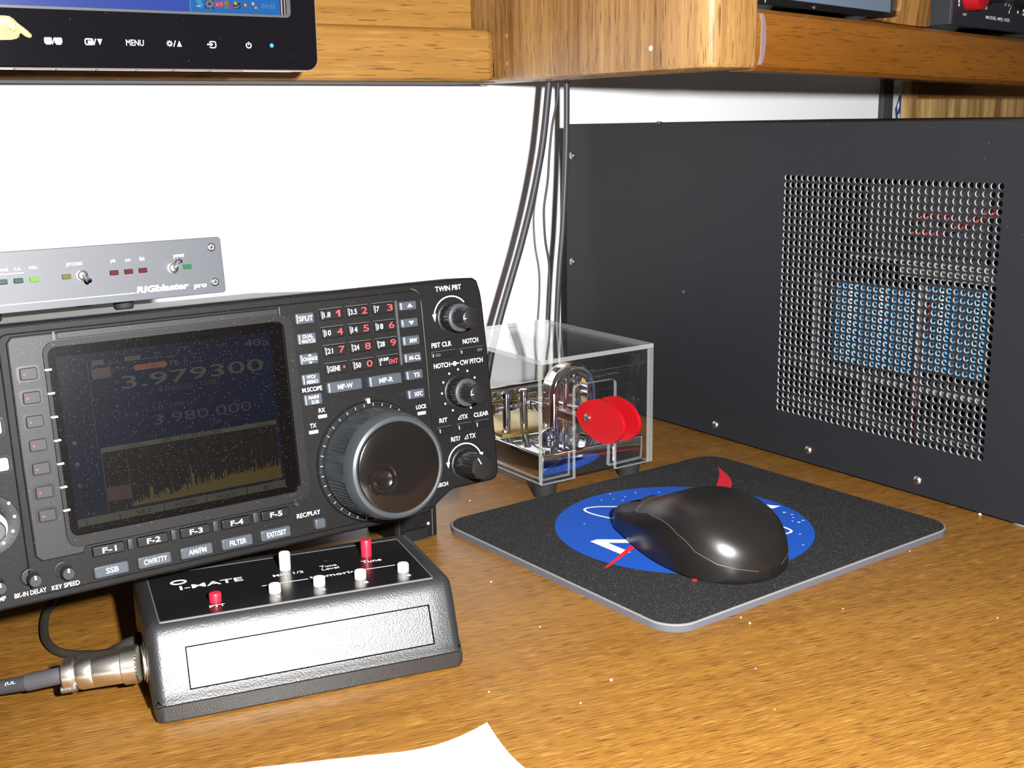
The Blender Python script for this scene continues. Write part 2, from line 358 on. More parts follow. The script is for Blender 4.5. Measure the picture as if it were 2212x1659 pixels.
def tag(o, label, cat, group=None):
    o['label'] = label; o['category'] = cat
    if group: o['group'] = group
    return o
def thing(name, label, cat, loc=(0, 0, 0), rot=(0, 0, 0), group=None):
    o = bpy.data.objects.new(name, None); COL.objects.link(o); o.empty_display_size = 0.02
    o.location = Vector(loc)*S; o.rotation_euler = rot
    return tag(o, label, cat, group)
def struct(o): o['kind'] = 'structure'; return o
def copy_part(o, parent, dx=0, dy=0, dz=0):
    c = o.copy(); COL.objects.link(c); c.parent = parent; c.location = o.location+Vector((dx, dy, dz))*S
    for ch in list(o.children): copy_part(ch, c)
    return c

# ================================================================== THE SETTING
WALL_Y = 850
struct(MB().box(-900, 2100, WALL_Y, WALL_Y+60, -740, 1400, 'wall_paint').build('wall_back'))

desk = thing('desk', 'orange-brown varnished wooden desk that everything stands on', 'desk')
MB().box(-560, 1900, 70, WALL_Y-1, -32, 0, 'desk_wood', ch=2.5).build('desk_top', desk)
for x in (-520, 1840):
    MB().box(x, x+24, 110, WALL_Y-30, -740, -32, 'desk_wood').build('leg_panel', desk)

# ------------------------------------------------------------------ oak hutch over the desk
ZS = 261.9                                   # underside of the hutch
SAG, SYAW = R_(0.85), R_(9.5)          # the right shelf runs a little askew and sags slightly
BX0, BX1, BY = 526.0, 569.0, 786.6           # side panel faces, front of the board behind the monitor
hutch = thing('hutch', 'oak hutch with thick shelf boards above the desk and amplifier', 'shelf', (0, 0, 0))
m = MB()                                      # thick lower board behind the monitor, nosed front edge
prof = [(BY, ZS+1.8), (BY+1.8, ZS), (WALL_Y-1, ZS), (WALL_Y-1, 300.4), (BY+5, 300.9), (BY+2.2, 299.6), (BY, 296.2)]
xs = [(-490, 0), (517.5, 0), (522.7, 1.3), (525.7, 4.4)]
vs = []; k = len(prof)
for x, d in xs:
    for (y, z) in inset(prof, d) if d else prof: vs.append((x, y, z))
fs = [(i*k+j, i*k+(j+1) % k, (i+1)*k+(j+1) % k, (i+1)*k+j) for i in range(len(xs)-1) for j in range(k)]
fs += [tuple(range(k-1, -1, -1)), tuple((len(xs)-1)*k+j for j in range(k))]
m.add(vs, fs, 'oak_horizontal'); m.build('shelf_board', hutch)
MB().box(-490, 525.9, 821, 837, 300.8, 520, 'oak_horizontal', ch=1).build('back_board', hutch)
MB().box(-488, 525.6, BY+2.4, WALL_Y-1.2, ZS-0.9, ZS-0.05, 'underside_shade').build('underside_shade_plate', hutch)  # added thin plate: darker wood with the shelf's shade put into its colour
# side panel coming towards the viewer: bullnosed front edge
out = []
for cx, cy, r, a0, a1 in ((BX1-4.4, 551+4.4, 4.4, 270, 360), (BX1-1, WALL_Y-2, 1, 0, 90), (BX0+1, WALL_Y-2, 1, 90, 180), (BX0+11.4, 551+11.4, 11.4, 180, 270)):
    for i in range(7): t = R_(a0+(a1-a0)*i/6); out.append((cx+r*math.cos(t), cy+r*math.sin(t)))
sp = MB(); kk = len(out)
rings = [(inset(out, 4.0), ZS), (inset(out, 1.2), ZS+1.2), (out, ZS+4.0), (out, 520)]
vs = [(x, y, z) for q, z in rings for x, y in q]
fs = [(r*kk+i, r*kk+(i+1) % kk, (r+1)*kk+(i+1) % kk, (r+1)*kk+i) for r in range(3) for i in range(kk)]+[tuple(range(kk-1, -1, -1)), tuple(3*kk+i for i in range(kk))]
sp.add(vs, fs, 'oak_vertical'); sp.build('side_panel', hutch)
for y, z, mt in ((605.7, 276.9, 'nail_pale'), (772.6, 274.7, 'nail_hole'), (772.6, 295.2, 'nail_hole')):
    LFn = lambda a, zz, n: (BX0-n, y-a, z+zz)
    pl_ = MB().lathe([(1.8, 0), (1.8, 0.3), (1.1, 0.5)], 0, 0, mt, LFn, 14)
    pl_.build('wood_plug', hutch)['label'] = 'pale wood plug' if mt == 'nail_pale' else 'small filled nail hole'
# right-hand shelf: thick nosing with a thinner board behind it, sagging a little to the right
RS = Matrix.Translation(Vector((BX1, 550.6, 261.3))) @ Matrix.Rotation(SYAW, 4, 'Z') @ Matrix.Rotation(SAG, 4, 'Y')
def rs(x, y, z):
    v = RS @ Vector((x, y, z)); return (v.x, v.y, v.z)
T = 38.1
m = MB()
prof = [(5.2, 0), (1.8, 3.0), (0.2, 8.7), (0, 19), (0.2, T-8.7), (1.8, T-3.0), (5.2, T), (180, T), (180, T-19), (24, T-19), (24, 0)]
k = len(prof); vs = [rs(x, y, z) for x in (0.2, 665) for y, z in prof]
fs = [(j, k+j, k+(j+1) % k, (j+1) % k) for j in range(k)]+[tuple(range(k)), tuple(k+j for j in range(k-1, -1, -1))]
m.add(vs, fs, 'oak_dark_edge'); m.build('right_shelf_board', hutch)
poly = [(0, 4.4)]+[(0.2+4.6*math.sin(math.pi*i/16)**0.45, 4.4+31.4*i/16) for i in range(1, 16)]+[(0, 35.8)]
m = MB(); m.prism(list(reversed([(-a, b) for a, b in poly])), -2, 1.0, 'glint_pink', lambda a, b, n: rs(-a+0.3, -n, b-1)); m.build('nosing_glint_strip', hutch)['label'] = 'pale pinkish flash glint added as a half-round strip on the shelf nosing'  # added strip: flash reflection on the nosing end put into its colour
# oak support panel under the right shelf, with a grooved rail along its top
m = MB(); m.box(1094, 1503, 835, WALL_Y-1, 0.0, 266, 'oak_yellow'); m.build('support_panel', hutch)
m = MB(); m.box(1102, 1503, 832.2, 834.9, 247.5, 266, 'oak_horizontal'); m.build('panel_rail', hutch)

card = thing('wall_card', 'small white card with blue diamond print beside oak panel above amplifier', 'card', (1086, 845, 0))
MB().box(-24, 7, 0, 0.8, 0.0, 262, 'card_white').build('sheet', card)
m = MB(); m.flat([(0, 219), (6, 229), (6, 252), (2, 252), (-4, 237)], .3, 'card_blue', FR)
m.flat([(0, 234), (3, 240), (2, 246), (-1, 241)], .36, 'card_white', FR); m.flat([(1.5, 225), (4.5, 228.5), (4.5, 233), (1, 231)], .36, 'card_white', FR)
m.build('printed_diamond', card)
tag(MB().box(1053.5, 1070, 838, 844, 0, 268, 'strip_dark', ch=1).build('vertical_strip'), 'dark grey upright strip on wall left of the oak panel', 'strip')

# ================================================================== AMPLIFIER
amp = thing('amplifier', 'large black metal amplifier cabinet with perforated side under the right shelf', 'amplifier', (599, 543.8, 0), (0, 0, R_(0.52)))
A0, A1, Z0, Z1 = -247.5, 205.0, 2.4, 228.4; W_ = 330.0; PT = 4.7625
GX0, GZ0 = -7.6-PT/2, 35.6-PT/2; NG = 34
GX1, GZ1 = GX0+NG*PT, GZ0+NG*PT
m = MB(); TH = 1.25
for a0, a1, z0, z1 in ((A0, GX0, Z0, Z1), (GX1, A1, Z0, Z1), (GX0, GX1, Z0, GZ0), (GX0, GX1, GZ1, Z1)):
    m.flat([(a0, z0), (a1, z0), (a1, z1), (a0, z1)], 0, 'amp_paint', LF)
K = 16; HR = 1.88
angs = [2*math.pi*i/K+math.pi/K for i in range(K)]
sq = []
for t in angs:
    c, s_ = math.cos(t), math.sin(t); q = max(abs(c), abs(s_)); sq.append((c/q*PT/2, s_/q*PT/2))
ci = [(HR*math.cos(t), HR*math.sin(t)) for t in angs]
sq8 = []
for i in range(K):
    sq8.append(sq[i])
vf = []; ff = []; vt = []; ft = []
corner_after = {}
for gi in range(NG):
    for gj in range(NG):
        cx = GX0+(gi+.5)*PT; cz = GZ0+(gj+.5)*PT
        o = len(vf)
        vf += [(cx+a, cz+b, 0) for a, b in sq]+[(cx+a, cz+b, 0) for a, b in ci]
        vf += [(cx+sx*PT/2, cz+sy*PT/2, 0) for sx, sy in ((1, 1), (-1, 1), (-1, -1), (1, -1))]
        for i in range(K):
            j = (i+1) % K
            qa, qb = sq[i], sq[j]
            corner = None
            if abs(abs(qa[0])-PT/2) < 1e-6 and abs(abs(qb[1])-PT/2) < 1e-6 and not (abs(qa[0]-qb[0]) < 1e-6) and not (abs(qa[1]-qb[1]) < 1e-6): corner = True
            if abs(abs(qa[1])-PT/2) < 1e-6 and abs(abs(qb[0])-PT/2) < 1e-6 and not (abs(qa[0]-qb[0]) < 1e-6) and not (abs(qa[1]-qb[1]) < 1e-6): corner = True
            if corner:
                sx = 1 if (qa[0]+qb[0]) > 0 else -1; sy = 1 if (qa[1]+qb[1]) > 0 else -1
                kx = {(1, 1): 0, (-1, 1): 1, (-1, -1): 2, (1, -1): 3}[(sx, sy)]
                ff.append((o+i, o+2*K+kx, o+j, o+K+j, o+K+i))
            else: ff.append((o+i, o+j, o+K+j, o+K+i))
        o2 = len(vt); vt += [(cx+a, cz+b, 0) for a, b in ci]+[(cx+a, cz+b, -TH) for a, b in ci]
        for i in range(K):
            j = (i+1) % K; ft.append((o2+i, o2+j, o2+K+j, o2+K+i))
m.add(vf, ff, 'amp_paint', LF); m.add(vt, ft, 'amp_hole_edge', LF)
m.flat([(GX0, GZ0), (GX0, GZ0-3), (GX1, GZ0-3), (GX1, GZ0)], -TH, 'amp_inside', LF)
m.build('perforated_side_panel', amp, sharp=50)
m = MB()
m.box(0.2, W_, -A1, -A0, Z1-1.5, Z1, 'amp_paint'); m.box(0.2, W_, -A1, -A0, Z0, Z0+1.5, 'amp_inside')
m.box(W_-1.5, W_, -A1, -A0, Z0+1.5, Z1-1.5, 'amp_paint'); m.box(0.2, W_-1.5, -A0-1.5, -A0, Z0+1.5, Z1-1.5, 'amp_paint'); m.box(0.2, W_-1.5, -A1, -A1+1.5, Z0+1.5, Z1-1.5, 'amp_paint')
m.build('cabinet', amp)
for a, z in ((-240, 203.1), (-240, 115.9), (-68.2, 10.6), (20.5, 11.2), (107.8, 11.4)):
    q = MB(); q.lathe([(2.9, 0.02), (2.8, 0.7), (2.1, 1.5), (0.9, 1.9)], a, z, 'metal_screw', LF, 18)
    for an in (0.4, 0.4+math.pi/2):
        d = Vector((math.cos(an), math.sin(an)))*1.5; q.quads([(a-d.x, z-d.y), (a+d.x, z+d.y)], 1.96, 'frame_black', LF, 0.55)
    q.build('screw', amp)
MB().lathe([(1.4, 0.02), (1.2, 0.5)], -104.7, 105.5, 'strip_dark', LF, 12).build('rivet', amp)
MB().lathe([(2.6, Z1), (2.3, Z1+0.9), (1.2, Z1+1.4)], 6, 141, 'metal_screw', ID, 14).build('top_screw', amp)
for a in (176, -225):
    for x in (12, W_-12):
        MB().lathe([(9, 0), (10, 1), (10, 2.4)], x, -a, 'foot_grey', ID, 20).build('foot', amp)
# inside, seen through the holes
IN = lambda a, z, n: (n, -a, z)
m = MB(); m.box(34, 300, -195, 40, 58, 61, 'amp_chassis'); m.box(6, 60, -190, 40, 28, 31, 'amp_chassis'); m.build('chassis_plate', amp)
def capacitor(a, z0, z1, r, x):
    q = MB(); q.lathe([(r*0.9, z0), (r, z0+1), (r, z1-2), (r*0.92, z1)], x, -a, 'capacitor_blue', ID, 24); q.build('capacitor', amp)
for a in (36, 60, 84): capacitor(a-14, 70, 123, 11.5, 34)
for a in (102, 126): capacitor(a-9, 74, 128, 11.5, 32)
for a, z0, z1 in ((18, 56, 130), (100, 54, 132), (62, 34, 68)):
    MB().box(12, 14, -a-2.6+6, -a+2.6+6, z0, z1, 'board_white').build('circuit_board_edge', amp)
m = MB(); m.box(28, 58, -158, -66, 132, 140, 'amp_chassis'); m.box(34, 120, -150, -20, 140, 141.5, 'amp_chassis'); m.build('bracket', amp)
m = MB(); m.box(60, 150, -150, -10, 141.6, 200, 'amp_inside', ch=3); m.build('transformer', amp)
for pts in ([(20, -78, 168), (24, -95, 173), (22, -112, 168), (26, -132, 176), (30, -140, 160)], [(26, -74, 160), (22, -100, 163), (24, -124, 172), (30, -136, 178)], [(12, -92, 30), (13, -92, 60), (14, -93, 85), (20, -94, 120)]):
    MB().tube(smooth_path(pts, 5), 1.7, 'wire_red', 8).build('wire', amp)

# ================================================================== CABLES BEHIND THE AMPLIFIER
def px_cable(name, pts, r, mat, label):
    return tag(MB().tube(smooth_path(pts, 6), r, mat, 14).build(name), label, 'cable', 'cables hanging behind the amplifier')
px_cable('power_cable', [(561.0, 766.0, 261.3), (558.1, 766.0, 238.8), (554.3, 766.0, 214.0), (548.6, 766.0, 189.1), (541.6, 766.0, 164.1), (532.2, 766.0, 135.6), (522.9, 766.0, 110.7), (512.2, 766.0, 82.2), (502.7, 766.0, 53.5), (492, 764, 20), (478, 770, 5), (455, 790, 2.9), (420, 812, 2.9)], 2.8, 'cable_black', 'thick black cable slanting left from the oak hutch down behind the clear box')
px_cable('thin_wire', [(567.8, 763.0, 261.3), (566.3, 763.0, 245.7), (561.7, 763.0, 228.1), (558.8, 763.0, 206.8), (556.8, 763.0, 185.3), (553.4, 763.0, 167.3), (552.8, 763.0, 156.4), (554.0, 763.0, 138.0), (557.5, 763.0, 119.2), (557.8, 763.0, 100.4), (555.7, 763.0, 74.2), (553.9, 763.0, 39.9), (552, 764, 10), (552, 772, 1.6), (552, 800, 1.1), (560, 830, 1.1)], 0.98, 'cable_black', 'thin black wire wavering between the two thick cables on the white wall')
px_cable('power_cable', [(582.0, 771.0, 261.3), (581.8, 771.0, 231.4), (580.7, 771.0, 198.7), (578.7, 771.0, 165.6), (577.1, 771.0, 143.3), (574.6, 771.0, 120.8), (572.6, 771.0, 98.2), (570.9, 771.0, 71.5), (569.2, 771.0, 36.7), (568, 771, 12), (570, 776, 3.5), (580, 800, 2.5), (600, 820, 2.5)], 2.4, 'cable_black', 'thick black cable hanging straight along the rear edge of the black amplifier')

# ================================================================== MONITOR
mon = thing('monitor', 'glossy black flat monitor with lit blue screen in front of the oak hutch', 'monitor', (328.6, 690, 264.4))
MB().prism(rrect(-432, 0, 0, 344, 7, 6), -30, 0, 'monitor_gloss', FR, ch=1.0).build('bezel', mon)
m = MB(); m.ring(rrect(-432.4, 0.4, -0.4, 344.4, 7.3, 6), rrect(-432, 0, 0, 344, 7, 6), -12, -1.2, 'monitor_rim', FR); m.build('rim_strip', mon)
m = MB()
for x in (-167, -145.3, -123.5, -101.2, -79.6, -57.5): m.box(x-10.2, x+9.6, 3, 9, -0.9, -0.42, 'monitor_rim')
m.build('button_row_edge', mon)
m = MB(); m.ring(rrect(-410, -17.0, 30.6, 322, 3, 4), rrect(-407.5, -19.6, 32.0, 319, 1.5, 4), 0, 0.9, 'monitor_edge', FR); m.build('screen_surround', mon)
m = MB(); m.flat([(-407.4, 32.1), (-79.0, 32.1), (-79.0, 318.9), (-407.4, 318.9)], 0.25, 'screen_blue', FR)
m.flat([(-79.0, 32.1), (-23.5, 32.1), (-23.5, 60), (-79.0, 60)], 0.25, 'screen_tray', FR); m.flat([(-79.0, 60), (-23.5, 60), (-23.5, 318.9), (-79, 318.9)], 0.25, 'screen_blue', FR)
m.flat([(-79.3, 32.1), (-78.7, 32.1), (-78.7, 60), (-79.3, 60)], 0.32, 'icon_cyan', FR)
m.flat([(-22.9, 32.1), (-21.9, 32.1), (-21.9, 318.9), (-22.9, 318.9)], 0.3, 'monitor_rim', FR); m.flat([(-20.9, 32.1), (-20.2, 32.1), (-20.2, 318.9), (-20.9, 318.9)], 0.3, 'monitor_rim', FR)
m.flat([(-23.5, 32.1), (-22.9, 32.1), (-22.9, 318.9), (-23.5, 318.9)], 0.3, 'frame_black', FR)
Y_ = 36.8
# tray pictures
m.flat(rrect(-75.2, -72.2, Y_+0.3, Y_+2.6, .4), .36, 'icon_cyan', FR); m.flat(rrect(-74.4, -71.6, Y_-2.2, Y_+0.6, .4), .40, 'icon_cyan', FR); m.flat(rrect(-75.4, -72.8, Y_-1.8, Y_-1.1, .3), .42, 'icon_white', FR)
m.flat([(-70, Y_-2.6), (-64.9, Y_-2.6), (-64.9, Y_+2.6), (-70, Y_+2.6)], .36, 'icon_dark', FR)
for i in range(8):
    t = i*math.pi/4; m.quads([(-67.4+math.cos(t+u*.35)*(0.9+u*.55), Y_+math.sin(t+u*.35)*(0.9+u*.55)) for u in range(4)], .40, 'icon_white', FR, [.25, .4, .4, .3])
m.flat([(-64.2, Y_-2.0), (-59.2, Y_-2.0), (-59.2, Y_+1.9), (-64.2, Y_+1.9)], .36, 'icon_red', FR); m.text('ATI', -61.7, Y_-0.1, 4.0, 2.2, .40, 'icon_white', FR, .02, .2)
m.flat([(-58.4, Y_), (-55.9, Y_), (-55.9, Y_+2.2), (-58.4, Y_+2.2)], .36, 'icon_orange', FR); m.flat([(-58.4, Y_-2.2), (-56.2, Y_-2.2), (-56.2, Y_), (-58.4, Y_)], .36, 'icon_green', FR); m.flat([(-55.9, Y_-2.4), (-53.6, Y_-2.4), (-53.6, Y_), (-55.9, Y_)], .36, 'icon_red', FR)
m.flat([(-53, Y_-1.9), (-48.6, Y_-1.9), (-48.6, Y_+1.2), (-53, Y_+1.2)], .36, 'icon_dark', FR); m.flat(circ(-51.6, Y_+0.9, 1.1, 10), .40, 'icon_yellow', FR); m.quads([(-52.6, Y_-1.4), (-50.4, Y_-1.3), (-49.9, Y_+.2), (-49.4, Y_-1.3)], .40, 'icon_white', FR, .35)
m.flat(circ(-45.8, Y_+.1, 1.7, 14), .36, 'icon_brown', FR); m.flat(circ(-45.5, Y_+.2, .8, 10), .40, 'icon_white', FR)
m.flat(circ(-40.6, Y_+1.1, 1.0, 10), .36, 'icon_white', FR); m.flat(rrect(-40.2, -37.6, Y_-2.4, Y_+.3, .6), .38, 'icon_brown', FR); m.flat(rrect(-39.6, -38.4, Y_-1.8, Y_-.4, .3), .42, 'icon_white', FR)
m.text('04:02', -30.8, 36.8, 8.6, 2.6, .36, 'icon_clock', FR, 0.0)
m.build('screen', mon)
m = MB(); Yb = 14.1; W = 'print_white'
for cx, ch_ in ((-159.7, 'S'), (-154.3, 'A')):
    m.flat(rrect(cx-2.0, cx+2.0, Yb-1.3, Yb+1.8, .6), .12, W, FR); m.flat(rrect(cx-1.3, cx+1.3, Yb-1.9, Yb-1.2, .2), .12, W, FR); m.text(ch_, cx, Yb+.3, 1.3, 1.8, .17, 'frame_black', FR, .03)
m.quads([(-157.6, Yb-1.8), (-156.4, Yb+1.7)], .12, W, FR, .5)
m.quads(rrect(-140, -135.8, Yb-1.5, Yb+1.5, .8), .12, W, FR, .6, True); m.flat(rrect(-138.6, -135.6, Yb-1.0, Yb+.7, .2), .14, W, FR); m.text('MAGIC', -137.1, Yb-.15, 2.6, .9, .19, 'frame_black', FR, .03)
m.quads([(-135.4, Yb-1.7), (-134.2, Yb+1.7)], .12, W, FR, .5); m.flat([(-133.4, Yb+1.6), (-132.1, Yb-1.7), (-130.7, Yb+1.6)], .12, W, FR)
m.text('MENU', -112.6, Yb, 10, 3.3, .12, W, FR, .03)
m.ring(circ(-92.7, Yb, 1.25, 12), circ(-92.7, Yb, .7, 12), .02, .12, W, FR)
for i in range(8): t = i*math.pi/4; m.quads([(-92.7+1.1*math.cos(t), Yb+1.1*math.sin(t)), (-92.7+1.8*math.cos(t), Yb+1.8*math.sin(t))], .12, W, FR, .5)
m.quads([(-90.4, Yb-1.7), (-89.2, Yb+1.7)], .12, W, FR, .5); m.flat([(-88.4, Yb-1.6), (-85.6, Yb-1.6), (-87.0, Yb+1.7)], .12, W, FR)
m.quads([(-69, Yb+.9), (-68.6, Yb+1.6), (-65.8, Yb+1.6), (-65.2, Yb+1), (-65.2, Yb-1.2), (-65.8, Yb-1.8), (-68.4, Yb-1.8), (-69, Yb-1.2)], .12, W, FR, .55)
m.quads([(-70.4, Yb), (-68, Yb)], .12, W, FR, .7); m.flat([(-68.2, Yb-1), (-66.8, Yb), (-68.2, Yb+1)], .13, W, FR)
m.quads([(-44.8+1.5*math.cos(R_(90+35+i*290/14)), Yb+1.5*math.sin(R_(90+35+i*290/14))) for i in range(15)], .12, W, FR, .6); m.quads([(-44.8, Yb+.1), (-44.8, Yb+2.0)], .12, W, FR, .55)
m.build('printed_button_symbols', mon)
MB().lathe([(1.25, 0.02), (1.1, .25)], -30.1, 14.3, 'power_blue', FR, 16).build('power_lamp', mon)
m = MB()
hand = [(-192, 26.8), (-181, 26.5), (-178.4, 26.2), (-176.4, 24.9), (-174.6, 22.9), (-170, 19.2), (-167.9, 16.9), (-168.2, 15.8), (-169.6, 15.5), (-171.2, 16.2), (-173.6, 18.0), (-174.6, 16.2), (-175.6, 15.0), (-179, 14.2), (-192, 13.6)]
m.prism(list(reversed(hand)), 0.02, 0.2, 'sticker_yellow', FR)
m.flat([(-186, 25.6), (-179.5, 25.4), (-176.2, 23.0), (-175.8, 20.0), (-177.6, 19.0), (-180.4, 22.0), (-186, 21)], .24, 'sticker_pale', FR)
m.quads([(-174.9, 22.2), (-170.4, 17.9), (-168.8, 16.6)], .24, 'sticker_pale', FR, [.6, .9, .5])
for x in (-180.6, -178.6, -176.8): m.quads([(x, 20.4), (x+.5, 18.2), (x+2.0, 16.2), (x+2.6, 15.4)], .27, 'sticker_line', FR, .25)
m.quads([(-180.4, 22.2), (-178.2, 19.2), (-176.2, 18.6), (-175.4, 20.2), (-176, 23.2), (-178.6, 25.6)], .27, 'sticker_line', FR, .25)
m.quads(hand[1:-1], .25, 'sticker_line', FR, .3)
m.build('pointing_hand_sticker', mon)
m = MB(); m.box(-270, -162, 30, 46, 120, 228, 'monitor_gloss', ch=3); m.box(-236, -196, 46, 130.5, 150, 190, 'monitor_gloss', ch=3); m.build('mount_arm', mon)

# ================================================================== TRANSCEIVER
TILT = 0.1231
rad = thing('transceiver', 'black radio transceiver with dark blue display, keypad and large tuning dial', 'radio', (316.5, 469.3, 48.5), (-TILT, 0, 0))
XR = -4.3; XL = -345
panel = [(XL, 3), (XL+3, 0), (-62, 0), (-46.5, 0.6), (-45, 1.4), (-35, 7.6), (-33, 8.8), (-30.5, 9.5), (-8.2, 9.7), (-6, 10.6), (-4.6, 13), (XR+.1, 16), (XR, 40), (XR-.2, 75), (XR-.9, 98), (-5.8, 104), (-7.2, 109.2), (-9.5, 110.7), (-14, 111), (XL+4, 111), (XL, 108)]
m = MB(); m.prism(panel, -20, 0, 'radio_face', FR, ch=1.2)
m.build('front_panel', rad)
m = MB(); m.box(XL+4, -9, 20.2, 288, 6, 106.5, 'radio_cover', ch=1.2); m.build('case', rad)
# raised middle field with the curved right edge
m = MB(); m.prism(rrect(-228.5, -40.2, 3.2, 107.6, 4, 5), 0.0, 0.75, 'radio_face', FR, ch=.6)
m.build('centre_field', rad)
# display module island
isl = [(-208, 19.6), (-207, 16.6), (-223, 16.6), (-225.4, 19), (-225.6, 60), (-225.4, 104), (-223.5, 106), (-207, 106.3), (-113, 106.3), (-112.6, 102.4), (-107.6, 98), (-106.8, 60), (-107.8, 24), (-111.5, 19.8), (-113, 19.4)]
isl = [(-223, 16.6), (-207, 16.6), (-205.5, 19.4), (-112, 19.2), (-108.6, 22.5), (-107.6, 26), (-106.8, 60), (-107.4, 97), (-108.6, 101), (-112.4, 103), (-112.8, 106.3), (-223.5, 106.3), (-225.5, 104), (-225.7, 60), (-225.4, 19)]
m = MB(); m.prism(isl, .75, 2.0, 'radio_module', FR, ch=.7); m.build('display_module', rad)
m = MB(); m.prism([(-206.6, 103.4), (-112.9, 103.4), (-112.9, 106.1), (-206.6, 106.1)], 2.0, 2.3, 'radio_module', FR, ch=.2)
m.flat([(-208.2, 103.2), (-207.4, 103.2), (-207.4, 106.6), (-208.2, 106.6)], 2.06, 'ridge_grey', FR); m.flat([(-112.6, 103.0), (-112.1, 103.0), (-112.1, 106.6), (-112.6, 106.6)], 2.06, 'ridge_grey', FR)
m.build('module_top_strip', rad)
# display: bezel ring, glass, everything shown on it
m = MB(); m.ring(rrect(-212.9, -107.4, 19.9, 102.9, 5, 5), rrect(-211.4, -111.6, 24.4, 100.6, 3.4, 5), 2.0, 3.4, 'radio_black', FR); m.build('display_bezel', rad)
d = MB(); NZ = 2.15
d.flat(rrect(-211.4, -111.6, 24.4, 100.6, 3.4, 5), NZ, 'lcd_border', FR)
def dq(x0, x1, y0, y1, mat, lvl=2): d.flat([(x0, y0), (x1, y0), (x1, y1), (x0, y1)], NZ+.05*lvl, mat, FR)
dq(-208.2, -118.0, 30.0, 96.4, 'lcd_navy', 1)
dq(-195.5, -119.4, 31.6, 55.9, 'lcd_dark', 2); dq(-195.6, -119.4, 55.8, 57.7, 'lcd_bar', 3)
d.text('SPECTRUM SCOPE', -157.5, 56.7, 26, 1.5, NZ+.2, 'lcd_dark', FR, 0); d.text('-10.0K', -182, 56.7, 8, 1.4, NZ+.2, 'lcd_dark', FR, 0); d.text('+10.0K', -126, 56.5, 7, 1.4, NZ+.2, 'lcd_dark', FR, 0)
dq(-195.4, -185.6, 35.4, 41.2, 'lcd_maroon', 3); dq(-185.6, -185.3, 31.6, 55.8, 'lcd_faint', 3); dq(-195.6, -195.2, 31.6, 55.8, 'lcd_faint', 3); dq(-119.6, -119.3, 31.6, 55.8, 'lcd_faint', 3)
for i in range(1, 8): dq(-185.4+i*8.2, -185.25+i*8.2, 32, 55.6, 'lcd_maroon', 3)
rnd = random.Random(3); x = -185.2; top = [(x, 32.0)]
while x < -119.7:
    t = (x+185.3)/65.8
    h = 33.0+1.2*t+rnd.random()**2*(2.6+2.6*t)+ (2.2 if t > .38 else 0)*0.6 + 1.6*t
    if abs(x+177.5) < .9: h = 38.4
    if abs(x+171) < .5: h = 36.8
    if abs(x+159.7) < .55: h = 45.2 if abs(x+159.9) < .3 else 41.0
    d.flat([(x, 31.8), (x+.42, 31.8), (x+.42, h), (x, h)], NZ+.2, 'lcd_yellow', FR); x += .42
for i in range(6):
    xa = (-208.0, -204.4, -191.0, -172.6, -154.3, -136.2)[i]; xb = (-204.7, -191.3, -172.9, -154.6, -136.5, -118.2)[i]; dq(xa, xb, 27.2+.2, 30.6, 'lcd_bar', 2)
for s_, cx in (('SET', -181), ('MODE', -163.5), ('HOLD', -145.5), ('E', -127)): d.text(s_, cx, 28.8, 2.2*len(s_), 1.7, NZ+.16, 'lcd_dark', FR, 0)
d.text('3.979300', -153.3, 82.9, 61.5, 5.2, NZ+.15, 'lcd_olive', FR, .03)
d.text('3.980.000', -151.5, 65.7, 43, 4.2, NZ+.15, 'lcd_faint', FR, .02)
d.prism(rrect(-178.2, -164.5, 87.2, 89.5, 1.0, 3), NZ+.06, NZ+.12, 'lcd_orange', FR); d.prism(rrect(-195.2, -187.6, 85.8, 90.0, .6, 2), NZ+.06, NZ+.12, 'lcd_maroon', FR)
d.text('LSB', -171, 88.3, 4.5, 1.6, NZ+.18, 'lcd_maroon', FR, 0); d.text('VFO', -184, 88.6, 6.6, 2.0, NZ+.15, 'lcd_faint', FR, 0); d.text('FIL1', -160.1, 88.4, 6.4, 2.0, NZ+.15, 'lcd_olive', FR, 0)
d.text('4.000.00', -162.2, 78.0, 15, 2.0, NZ+.15, 'lcd_faint', FR, 0); d.text('USB', -146.8, 78.4, 5, 1.9, NZ+.15, 'lcd_faint', FR, 0)
d.text('LSB', -171.6, 70.9, 7.6, 2.0, NZ+.15, 'lcd_faint', FR, 0); d.text('FIL1', -160.4, 70.9, 6, 1.9, NZ+.15, 'lcd_faint', FR, 0); d.text('VFO', -181.5, 69.5, 6, 1.9, NZ+.15, 'lcd_faint', FR, 0); d.text('USB', -146.8, 61, 5, 1.7, NZ+.15, 'lcd_faint', FR, 0)
d.text('40a', -124.6, 92.6, 11.5, 3.0, NZ+.15, 'lcd_olive', FR, .02)
d.quads([(-165, 91.2), (-160.2, 91.2), (-158.6, 94.4), (-154.7, 94.4), (-153.9, 91.0), (-151.2, 91.0)], NZ+.15, 'lcd_olive', FR, .3)
dq(-181.4, -175.1, 91.5, 93.3, 'lcd_bar', 2); d.text('BPF', -178.2, 92.4, 4.4, 1.2, NZ+.2, 'lcd_navy', FR, 0); dq(-174.9, -166, 91.3, 91.6, 'lcd_olive', 2); d.text('0', -168.7, 92.9, 1.3, 1.9, NZ+.15, 'lcd_faint', FR, 0)
dq(-195, -183, 91.2, 91.5, 'lcd_faint', 2); dq(-194.8, -190, 91.6, 93.3, 'lcd_faint', 2); dq(-196.6, -196.35, 58, 94, 'lcd_faint', 2)
for y, mt in ((61.5, 'led_teal'), (52.8, 'led_teal'), (44.0, 'lcd_maroon')): d.flat(circ(-205.2, y, .9, 10), NZ+.12, 'lcd_bar' if mt == 'led_teal' else mt, FR)
